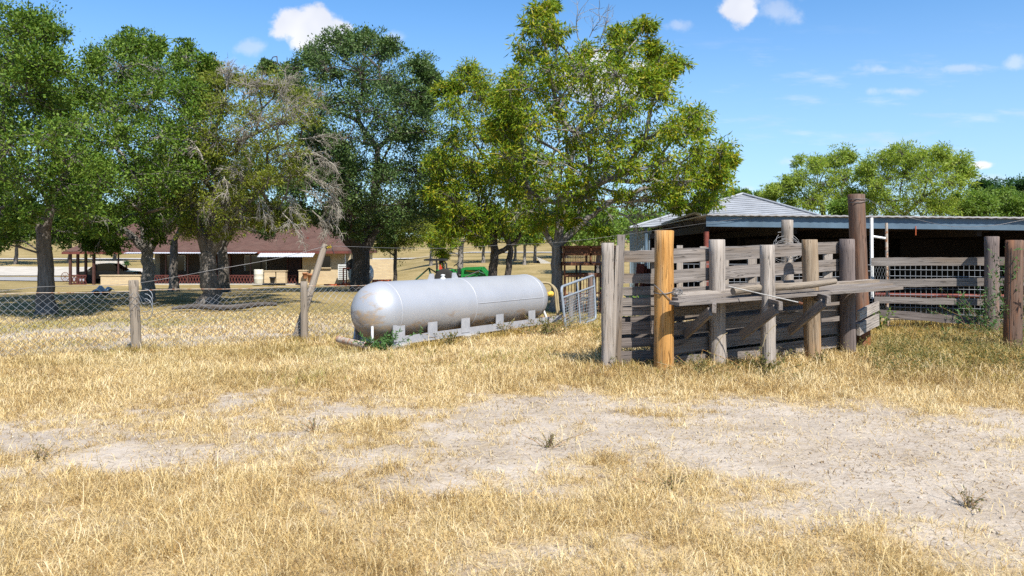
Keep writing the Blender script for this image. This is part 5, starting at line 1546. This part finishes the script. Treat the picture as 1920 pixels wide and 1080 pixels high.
st = tb('steering_column', 'black', lambda m: m.tube([(.35, 0, 1.2), (.15, 0, 1.45)], .035, 8))
def swheel(m):
    cc = Vector((.12, 0, 1.48)); d1 = Vector((0, 1, 0)); d2 = Vector((.78, 0, .62))
    m.tube([cc + d1 * .2 * math.cos(a_) + d2 * .2 * math.sin(a_) for a_ in np.linspace(0, 2 * math.pi, 20)], .018, 6, cap=False)
    for a_ in (0, 2.1, 4.2): m.tube([cc, cc + d1 * .2 * math.cos(a_) + d2 * .2 * math.sin(a_)], .014, 5)
tb('steering_wheel', 'black', swheel)
for y in (-.5, .5):
    tb('roll_bar', 'black', lambda m, y=y: (m.tube([(-.98, y, .7), (-.96, y, 1.4), (-1.0, y, 1.72)], .06, 8), m.tube([(-.55, y * .8, 1.15), (-.56, y * .8, 1.5), (-.85, y * .8, 1.72)], .055, 8)))
tb('canopy', 'black', lambda m: (m.box((-1.12, 0, 1.74), (1.25, 1.15, .09)), m.box((-1.12, 0, 1.795), (1.1, 1.0, .03))))
for y in (-.45, .45):
    tb('loader_arm', 'green_paint', lambda m, y=y: (m.beam((.55, y, .7), (.62, y, 1.25), .10, .14, up=(1, 0, 0)), m.beam((.6, y, 1.22), (1.75, y, 1.26), .08, .15, seg=2), m.beam((1.72, y, 1.27), (2.35, y, .55), .08, .15)))
    tb('loader_cylinder', 'wire_dark', lambda m, y=y: m.tube([(.75, y, .75), (1.6, y, 1.12)], .03, 8))
    tb('loader_link', 'green_dark', lambda m, y=y: m.tube([(1.55, y, 1.05), (2.25, y, .8)], .035, 8))
def bucket(m):
    pr = [(2.30, .30), (2.28, .70), (2.42, .78), (2.44, .74), (2.34, .66), (2.36, .34), (3.0, .42), (3.0, .38)]
    prism(m, pr, 1.5)
    for y in (-.75, .75): m.poly([(2.30, y, .30), (2.28, y, .70), (2.42, y, .78), (2.75, y, .62), (3.0, y, .42)], .03, (0, 1, 0))
tb('bucket', 'green_paint', bucket)
tb('rear_frame', 'green_dark', lambda m: (m.tube([(-1.0, 0, .9), (-1.55, 0, 1.25), (-2.35, 0, .55)], .05, 8), m.tube([(-1.55, 0, 1.25), (-1.35, -.3, .45)], .04, 8), m.tube([(-1.55, 0, 1.25), (-1.35, .3, .45)], .04, 8), m.tube([(-2.35, 0, .55), (-2.35, 0, .2)], .05, 8)))

# ---- odds and ends on the left lawn and beyond
p = W(193, 553, 28.2); m_ = MB()
rg = np.random.default_rng(5)
vs = [(p.x + .16 * (i - 4) / 2.2, p.y + .18 * (j - 1.5), p.z + .02 + max(0, .34 * (abs(math.sin((i - 1) * .78))) * (1 - .3 * abs(j - 1.5)) + rg.normal() * .03)) for i in range(9) for j in range(4)]
vs2 = [(a_, b_, c_ - .015) for a_, b_, c_ in vs]
fs = [[i * 4 + j, i * 4 + j + 1, i * 4 + j + 5, i * 4 + j + 4] for i in range(8) for j in range(3)]
m_.put(vs, fs, True); m_.put(vs2, [f_[::-1] for f_ in fs], True)
tag(m_.build('plastic_sheet', M['tarp']), 'crumpled pale blue plastic sheet on the shaded lawn', 'sheet')
hw = empty('wheel_rim', W(122, 528, 54), 'thin steel wagon wheel standing upright near the carport', 'wheel')
c = W(122, 519, 54); m_ = MB(); m_.tube([c + Vector((.27 * math.cos(a_), 0, .30 * math.sin(a_))) for a_ in np.linspace(0, 2 * math.pi, 24)], .02, 6, cap=False); m_.build('rim', M['rust'], hw)
m_ = MB()
for a_ in np.linspace(0, math.pi, 5)[:-1]: m_.tube([c + Vector((.27 * math.cos(a_), 0, .30 * math.sin(a_))), c - Vector((.27 * math.cos(a_), 0, .30 * math.sin(a_)))], .012, 5)
m_.build('spokes', M['rust'], hw)
p0 = W(322, 581, 20.6); p1 = W(520, 574, 21.3)
m_ = MB(); m_.tube([p0 + (p1 - p0) * t_ + Vector((0, 0, .04 + .03 * math.sin(9 * t_))) for t_ in np.linspace(0, 1, 12)], [.04, .06, .075, .08, .085, .085, .08, .085, .08, .07, .06, .05], 9, wob=.15)
tag(m_.build('fallen_log', M['bark_dark']), 'long dark fallen log lying on the lawn behind the fence', 'log')
cu = empty('culvert_headwall', GP(1018, 74), 'pale concrete culvert headwall sloping beside the far road', 'culvert')
a = W(1002, 495, 74); b = W(1036, 488, 74)
m_ = MB(); m_.poly([W(1006, 482, 74), W(1012, 484, 74), W(1036, 494, 74), W(1034, 497, 74), W(1015, 496, 74)], .5, (0, 1, 0)); m_.build('headwall', M['concrete'], cu)
m_ = MB(); m_.poly([W(1000, 489, 75), W(1018, 488, 75), W(1018, 497, 75), W(1000, 497, 75)], .2, (0, 1, 0)); m_.build('opening', M['black'], cu)
# stacked pale rubble wall beyond the carport, and the little palm
rb = np.random.default_rng(21); 
for (px0, px1, py, Y, lab) in ((180, 232, 500, 80, 'low pale stone wall seen through the carport'),):
    m_ = MB()
    for i in range(34):
        for j in range(4):
            q = W(px0 + (px1 - px0) * (i + .5 * (j % 2)) / 34, py, Y); m_.box((q.x, Y + rb.normal() * .1, gz(q.x, Y) + .16 + j * .3), (.26, .4, .29), rb.normal() * .1, .9)
    tag(m_.build('stone_wall', M['gravel']), lab, 'wall')
def palm(px, py, Y, hpx, label, n=26, seed=1, mt='leaf_fern', name='palm', trunk=True, wd=.10):
    rg = np.random.default_rng(seed); c = W(px, py, Y); base = gz(c.x, Y); t_ = empty(name, (c.x, Y, base), label, 'plant'); Lf = hpx * Y / F
    top = Vector((c.x, Y, c.z + (py - py) ))
    mm = MB(); mm.tube([(c.x, Y, base - .1), (c.x, Y, c.z)], .09, 8); mm.build('trunk', M['bark_dark'], t_)
    mm = MB()
    for i in range(n):
        an = rg.uniform(0, 6.28); el = rg.uniform(.2, 1.3)
        d = Vector((math.cos(an) * math.cos(el), math.sin(an) * math.cos(el), math.sin(el))); s_ = d.cross(Vector((0, 0, 1))).normalized() * wd
        m1 = top + d * Lf * .55; e_ = top + d * Lf + Vector((0, 0, -Lf * .35))
        mm.put([top - s_ * .2, top + s_ * .2, m1 + s_, m1 - s_, e_], [[0, 1, 2, 3], [3, 2, 4]], False)
    mm.build('crown', M[mt], t_)
palm(237, 498, 74, 14, 'small green yucca beyond the carport', 40)

# ------------------------------------------------------------------ weeds, vines and small plants that stand out
def weed(name, label, px, Y, h, spread, n_stems, leaf, L, Wd, seed, per=26, stem='wood_tan', droop=.0, cat='weed', zbase=None, up=.3):
    rg = np.random.default_rng(seed); b = GP(px, Y)
    if zbase is not None: b.z = zbase
    t_ = empty(name, b, label, cat); mm = MB(); Cs = []; Ds = []
    for s_ in range(n_stems):
        an = rg.uniform(0, 6.28); r_ = abs(rg.normal()) * spread * .35; hh = h * rg.uniform(.55, 1.1)
        p0 = b + Vector((rg.normal() * spread * .12, rg.normal() * spread * .12, -.03)); p1 = b + Vector((math.cos(an) * r_, math.sin(an) * r_, hh * .6)); p2 = b + Vector((math.cos(an) * r_ * 1.9, math.sin(an) * r_ * 1.9, hh - droop * r_))
        mm.tube([p0, p1, p2], [.004, .003, .002], 4, cap=False)
        tt = rg.uniform(.15, 1, per)
        for q in tt:
            pos = (p0 * (1 - q) ** 2 + p1 * 2 * q * (1 - q) + p2 * q * q)
            Cs.append(pos); d = Vector(rg.normal(size=3)); d.z += up; Ds.append(d)
    mm.build('stem', M[stem], t_)
    Cs = np.array([tuple(c) for c in Cs]); Ds = np.array([tuple(d) for d in Ds]); n = len(Cs)
    leaf_mesh('foliage', Cs, Ds, L * rg.uniform(.6, 1.4, n), Wd * rg.uniform(.7, 1.3, n), M[leaf], t_, rg)
    return t_
weed('green_weed', 'feathery bright green weed growing against the near end of the tank', 723, 12.75, .34, .40, 16, 'leaf_fern', .07, .022, 1, 34, 'leaf_fern')
weed('low_weed', 'olive weed in front of the skid between the first and second middle plates', 845, 13.6, .26, .45, 18, 'leaf_weed', .035, .016, 2, 22)
weed('low_weed', 'thin weed clump before the fourth plate of the tank skid', 945, 15.2, .32, .5, 14, 'leaf_weed', .035, .016, 3, 20)
weed('low_weed', 'wide green olive weed on the grass in front of the wire gate', 1022, 15.2, .36, 1.0, 34, 'leaf_weed', .045, .02, 4, 26)
weed('tall_weed', 'leafy olive weed at the foot of the second chute post from the orange one', 1430, 10.4, .34, .5, 30, 'leaf_weed', .035, .017, 5, 26)
weed('tall_weed', 'leafy weed between the orange post and the next chute post', 1310, 10.4, .28, .5, 24, 'leaf_weed', .035, .015, 6, 20)
weed('tall_weed', 'dry branching weed before the tan chute post', 1535, 11.1, .26, .5, 20, 'leaf_weed', .03, .013, 7, 18)
weed('vine', 'green feathery vine climbing over the split red brown post at the right edge', 1900, 12.6, 1.6, .55, 26, 'leaf_fern', .075, .022, 8, 34, 'wood_tan', .3, 'vine')
weed('vine', 'green feathery shoots leaning on the dark fence post left of the split post', 1848, 14.7, .95, 1.0, 24, 'leaf_fern', .075, .022, 9, 34, 'wood_tan', .2, 'vine')
weed('green_weed', 'green weed at the foot of the white upright by the tall pole', 1650, 15.4, .5, .4, 14, 'leaf_bright', .06, .03, 10, 24)
weed('pale_weed', 'pale green low weed in dry grass below the pen fence', 1765, 14.5, .22, .9, 26, 'leaf_fern', .04, .018, 11, 24)
weed('green_weed', 'bright green leafy weed behind the left chute boards', 1180, 13.5, 1.25, .4, 10, 'leaf_bright', .07, .035, 12, 22)
weed('dead_weed', 'brown twiggy dead weed on the bare sand left of centre', 75, 6.3, .13, .16, 14, 'leaf_weed', .02, .008, 13, 10)
weed('dead_weed', 'brown twiggy dead weed on the bare sand low at the right', 1815, 5.2, .10, .17, 16, 'leaf_weed', .02, .008, 14, 9)
weed('dead_weed', 'brown twiggy weed on the bare sand below the tank', 1030, 6.7, .13, .2, 16, 'leaf_weed', .02, .008, 15, 10)
weed('dead_weed', 'dark twiggy weed in the grass band left of the bare sand', 590, 7.3, .12, .2, 14, 'leaf_weed', .02, .008, 16, 8)
weed('dead_weed', 'brown dead weed in thin grass before the large bare patch', 1255, 5.55, .11, .18, 16, 'leaf_weed', .02, .008, 17, 9)

# pale stalks arching before the chute posts
def stalk(label, pts, r=.006):
    mm = MB(); mm.tube(pts, [r, r * .9, r * .8, r * .6, r * .4][:len(pts)], 5); tag(mm.build('dry_stalk', M['hose']), label, 'stalk')
stalk('pale arching stalk before the second chute post', [W(1338, 668, 10.85), W(1345, 645, 10.8), W(1356, 628, 10.8), W(1364, 624, 10.8)])
stalk('pale arching stalk before the third chute post', [W(1430, 650, 10.6), W(1436, 628, 10.6), W(1448, 614, 10.6), W(1456, 609, 10.6)])
# ------------------------------------------------------------------ small stones
rg = np.random.default_rng(77)
m_ = MB()
def stone(m_, c, r, rg):
    vs = []; 
    for (a_, b_, c_) in ((1, 0, 0), (-1, 0, 0), (0, 1, 0), (0, -1, 0), (0, 0, 1), (0, 0, -1), (.6, .6, .5), (-.6, .6, .5), (.6, -.6, .5), (-.6, -.6, .5)):
        k_ = r * rg.uniform(.75, 1.2); vs.append((c[0] + a_ * k_, c[1] + b_ * k_, c[2] + c_ * k_ * .65))
    m_.put(vs, [[4, 6, 7], [4, 7, 9], [4, 9, 8], [4, 8, 6], [0, 2, 6], [2, 7, 6], [2, 1, 7], [1, 9, 7], [1, 3, 9], [3, 8, 9], [3, 0, 8], [0, 6, 8], [0, 5, 2], [2, 5, 1], [1, 5, 3], [3, 5, 0]], True)
for i in range(1500):
    y = 4.0 * math.exp(rg.random() * 1.05); x = rg.uniform(-.75, .75) * y
    if cover(x, y) > .45: continue
    stone(m_, (x, y, float(micro(x, y)) + .003), rg.choice([.006, .009, .013, .02], p=[.45, .3, .17, .08]), rg)
tag(m_.build('pebbles', paint('pebble', (.46, .39, .31), .9, 0, .5, 3, .1), None, (0, 8, 0)), 'small pale pebbles scattered over the bare sand', 'pebbles', kind='stuff')

# ------------------------------------------------------------------ grass
def blades(name, label, X, Y, H, Wd, lean, mt, rng, green, tint=None, bent=.5):
    n = len(X); Z = micro(X, Y)
    az = rng.uniform(0, 2 * math.pi, n)
    dx, dy = np.cos(az), np.sin(az)
    fa = rng.uniform(0, math.pi, n)           # facing of the flat side
    sx, sy = np.cos(fa) * Wd * .5, np.sin(fa) * Wd * .5
    ln = lean * rng.uniform(.3, 1.4, n)
    b = np.stack([X, Y, Z - .01], 1)
    mid = b + np.stack([dx * ln * H * .35, dy * ln * H * .35, H * (.6 - .12 * ln)], 1)
    tip = b + np.stack([dx * ln * H * (1.0 + bent * .2), dy * ln * H * (1.0 + bent * .2), H * np.maximum(.08, 1.0 - .45 * ln * (1 + bent * .4))], 1)
    S = np.stack([sx, sy, np.zeros(n)], 1)
    co = np.stack([b - S, b + S, mid + S * .8, mid - S * .8, tip], 1).reshape(-1, 3)
    k = np.arange(n)[:, None] * 5
    fl = np.concatenate([k + np.array([[0, 1, 2, 3]]), k + np.array([[3, 2, 4]])], 1).ravel()
    st = (np.arange(n)[:, None] * 7 + np.array([[0, 4]])).ravel()
    if tint is None: tint = rng.random(n)
    o = mesh_np(name, co, fl, st, M[mt], {'tint': np.repeat(tint, 5), 'green': np.repeat(np.clip(green, 0, 1), 5)}, origin=(0, 8, 0))
    return tag(o, label, 'grass', kind='stuff')

rng = np.random.default_rng(500)
def scatter(n, y0, y1, spread=.86, power=1.0):
    y = np.sqrt(rng.uniform(y0 ** 2, y1 ** 2, n)); x = rng.uniform(-spread, spread, n) * y
    return x, y
def clumped(n, y0, y1, per, cl, spread=.86):
    x, y = scatter(n // per, y0, y1, spread)
    x = np.repeat(x, per) + rng.normal(size=len(x) * per) * cl; y = np.repeat(y, per) + rng.normal(size=len(y) * per) * cl
    return x, y
# foreground and middle dry grass
def px_(x, y): return x / y * F + CX
PER = 11
tx, ty = scatter(77000, 3.3, 14.5)
tc = cover(tx, ty)
hf = fbm(tx * 7 + 3, ty * 7, 2)
k_ = rng.random(len(tx)) < np.clip(np.maximum(tc - .08, 0) ** 1.5 * (.25 + 1.5 * hf) * 1.25, .012, 1)
tx, ty, tc = tx[k_], ty[k_], tc[k_]
th = np.clip(rng.lognormal(0, .42, len(tx)), .35, 2.3)                 # some tufts stand tall, many are trodden down
tt = np.clip(rng.normal(.48, .2, len(tx)) + (fbm(tx * 1.1 + 30, ty * 1.1, 3) - .5) * .9, 0, 1)
ts = rng.uniform(.014, .05, len(tx))
X = np.repeat(tx, PER) + rng.normal(size=len(tx) * PER) * np.repeat(ts, PER)
Y = np.repeat(ty, PER) + rng.normal(size=len(tx) * PER) * np.repeat(ts, PER)
c = np.repeat(tc, PER)
belt = np.clip((Y - 8.8) / 2.0, 0, 1)
rightness = np.clip((px_(X, Y) - 1050) / 250, 0, 1)
H = (.035 + .075 * c) * (1 - belt) + belt * (.085 + .05 * rightness) * (.6 + .8 * fbm(X * .9, Y * .9, 3))
H *= rng.uniform(.4, 1.3, len(X)) * np.repeat(th, PER)
gn = np.clip((fbm(X * .7 + 5, Y * .7, 3) - .52) * 2.2, 0, .45) * belt * np.clip((px_(X, Y) - 100) / 900, .3, 1)
tint = np.clip(np.repeat(tt, PER) + rng.normal(size=len(X)) * .2, 0, 1)
blades('dry_grass', 'dry straw coloured grass covering the foreground', X, Y, H, .0017 + .00042 * Y, 1.0, 'straw', rng, gn, tint)
# dark crumbs of old stems and leaves on the bare sand
X, Y = scatter(72000, 3.4, 12.5); c = cover(X, Y); k_ = rng.random(len(X)) < np.clip(.75 - c, .1, 1) * np.clip(fbm(X * 1.5, Y * 1.5 + 20, 3) * 2.2 - .55, 0, 1); X, Y = X[k_], Y[k_]
blades('stem_litter', 'dark crumbs of broken stems scattered on the bare sand', X, Y, rng.uniform(.015, .06, len(X)), np.full(len(X), .008), 2.2, 'litter', rng, np.zeros(len(X)))
# long single stalks
X, Y = scatter(4500, 3.4, 14.5); c = cover(X, Y); k_ = rng.random(len(X)) < c * .8; X, Y = X[k_], Y[k_]
blades('dry_stalks', 'long pale single stalks standing out of the grass', X, Y, rng.uniform(.12, .30, len(X)), .0022 + .0004 * Y, .6, 'straw', rng, np.zeros(len(X)), rng.uniform(.55, 1, len(X)))
# fallen straw lying flat
X, Y = scatter(205000, 3.3, 12)
c = cover(X, Y); keep = rng.random(len(X)) < np.clip(c ** 1.2 * .9, .11, 1); X, Y = X[keep], Y[keep]
blades('fallen_straw', 'fallen straw lying flat between the grass tufts', X, Y, rng.uniform(.05, .13, len(X)), np.full(len(X), .0042), 2.0, 'straw', rng, np.zeros(len(X)), np.clip(rng.normal(.5, .3, len(X)), 0, 1))
# rough weedy grass round the chute and along the pen fence
X, Y = clumped(208000, 9.3, 17.5, 7, .05)
pxx = px_(X, Y)
dens = np.clip((pxx - 1080) / 160, 0, 1) * np.clip((Y - 9.2) / 1.2, 0, 1)
dens *= (.35 + .9 * fbm(X * .8 + 9, Y * .8, 3))
keep = (rng.random(len(X)) < dens)
X, Y = X[keep], Y[keep]
H = (.10 + .22 * fbm(X * .7 + 70, Y * .7 + 3, 3)) * np.clip((Y - 8.4) / 2.6, .4, 1) + .12 * np.clip((px_(X, Y) - 1620) / 120, 0, 1)
H = H * np.where((px_(X, Y) > 1110) & (px_(X, Y) < 1640) & (Y < 11.8), .42, .8)
blades('rough_grass', 'rough brown weedy grass growing round the loading chute and pen', X, Y, H * rng.uniform(.45, 1.15, len(X)), .0065 + .0003 * Y, .75, 'straw_brown', rng, np.clip((fbm(X * .9 + 5, Y * .9, 3) - .48) * 1.5, 0, .45))
# tall wisps round post feet, the chute and the tank skid
wx = []; wy = []
for px, Yp, n_, sp_ in ((1245, 10.6, 60, .3), (1346, 11.0, 70, .3), (1441, 10.75, 60, .3), (1526, 11.45, 70, .3), (1591, 12.2, 80, .3), (1141, 10.85, 70, .3), (1190, 10.95, 110, .35), (1300, 10.8, 110, .35), (1395, 10.9, 110, .35), (1480, 11.1, 110, .35), (1897, 12.4, 140, .35),
                        (1859, 14.9, 160, .35), (1700, 14.8, 400, 1.0), (1780, 14.4, 400, 1.0), (1650, 13.6, 300, .6), (257, 12.9, 70, .2), (571, 14.2, 70, .2), (555, 14.3, 80, .25), (690, 12.8, 120, .3), (1085, 16.0, 300, .6)):
    cx_ = (px - CX) / F * Yp
    wx.append(cx_ + rng.normal(size=n_) * sp_); wy.append(Yp + rng.normal(size=n_) * sp_ * .6)
for k_ in range(900):
    t_ = rng.uniform(-.2, 4.8); q = C0 + AX * t_ + PR * (.55 + abs(rng.normal()) * .15); wx.append([q.x]); wy.append([q.y])
wx = np.concatenate(wx); wy = np.concatenate(wy); n_ = len(wx)
rep_ = 4
wx = np.repeat(wx, rep_) + rng.normal(size=n_ * rep_) * .02; wy = np.repeat(wy, rep_) + rng.normal(size=n_ * rep_) * .02
blades('tall_wisps', 'tall wispy dry grass at the feet of posts and along the tank skid', wx, wy, rng.uniform(.08, .36, len(wx)) * np.where(px_(wx, wy) < 1130, .6, np.where(px_(wx, wy) < 1620, .55, 1)), np.full(len(wx), .007), .7, 'straw_brown', rng, np.clip(rng.normal(.1, .2, len(wx)), 0, .6))
# small leaved weeds mixed into the rough grass
n_ = 3600
wy = rng.uniform(9.6, 14.8, n_); wpx = np.where(rng.random(n_) < .6, rng.uniform(1610, 2000, n_), rng.uniform(1120, 1700, n_)); wx = (wpx - CX) / F * wy
k_ = rng.random(n_) < np.clip((fbm(wx * .9 + 3, wy * .9 + 8, 3) - .38) * 3.2, 0, 1) * np.clip((wy - 9.6) / 1.2, 0, 1); wx, wy, wpx = wx[k_], wy[k_], wpx[k_]
per = 14
hh = rng.uniform(.10, .34, len(wx)) * np.where((wpx < 1640) & (wy < 11.4), .5, 1)
tq = rng.uniform(.2, 1.05, (len(wx), per))
an_ = rng.uniform(0, 6.28, len(wx)); ln_ = rng.uniform(0, .5, len(wx))
Pw = np.stack([wx[:, None] + np.cos(an_)[:, None] * ln_[:, None] * hh[:, None] * tq + rng.normal(size=tq.shape) * .02, wy[:, None] + np.sin(an_)[:, None] * ln_[:, None] * hh[:, None] * tq + rng.normal(size=tq.shape) * .02, micro(wx, wy)[:, None] + hh[:, None] * tq], -1).reshape(-1, 3)
Dw = rng.normal(size=Pw.shape); Dw[:, 2] += .4
tag(leaf_mesh('weed_growth', Pw, Dw, rng.uniform(.015, .045, len(Pw)), rng.uniform(.008, .02, len(Pw)), M['leaf_weed'], None, rng), 'small olive brown weeds mixed into the rough grass by the pen', 'weeds', kind='stuff')
# grass from the fence back to the trees
X, Y = clumped(250000, 13.5, 24, 8, .07)
c = cover(X, Y); pxx = px_(X, Y)
keep = (rng.random(len(X)) < np.clip(c, .05, 1) * (.45 + .7 * fbm(X * .6, Y * .6, 3))) & (pxx < 1250)
X, Y, c = X[keep], Y[keep], c[keep]
H = (.08 + .09 * fbm(X * .5, Y * .5, 3)) * np.clip(1.05 - (Y - 16) / 7, .25, 1)
gn = np.clip((fbm(X * .4 + 15, Y * .4, 3) - .42) * 2.0, 0, .6)
blades('lawn_grass', 'short dry grass with green flecks between the fence and the trees', X, Y, H * rng.uniform(.5, 1.2, len(X)), .008 + .0004 * Y, .9, 'straw', rng, gn)
# fine green weeds in the tall belt
X, Y = clumped(26000, 9.5, 14, 9, .06)
keep = rng.random(len(X)) < np.clip((fbm(X * .8 + 11, Y * .8 + 7, 3) - .5) * 3, 0, 1)
X, Y = X[keep], Y[keep]
blades('green_sprouts', 'thin green shoots among the dry grass before the tank', X, Y, rng.uniform(.08, .2, len(X)), np.full(len(X), .008), .8, 'straw', rng, rng.uniform(.6, 1, len(X)))

# ------------------------------------------------------------------ distant wood
rng = np.random.default_rng(900)
Cs = []; Ds = []
for i in range(170):
    Yd = rng.uniform(150, 190); x = rng.uniform(-1.05, .35) * Yd * .66
    zb = gz(x, Yd); hh = rng.uniform(4.5, 8.5); r_ = rng.uniform(2.2, 4)
    n = 360
    d = randdir(rng, n, .1); p = np.array([x, Yd, zb + hh * .55]) + d * np.array([r_, r_, hh * .48]) * rng.uniform(.5, 1.05, (n, 1))
    Cs.append(p); Ds.append(rng.normal(size=(n, 3)))
Cs = np.concatenate(Cs); Ds = np.concatenate(Ds); n = len(Cs)
o = leaf_mesh('distant_wood', Cs, Ds, rng.uniform(.5, 1.0, n), rng.uniform(.35, .7, n), M['leaf_oak'], None, rng)
tag(o, 'far off belt of green woodland beyond the road', 'woodland', kind='stuff')
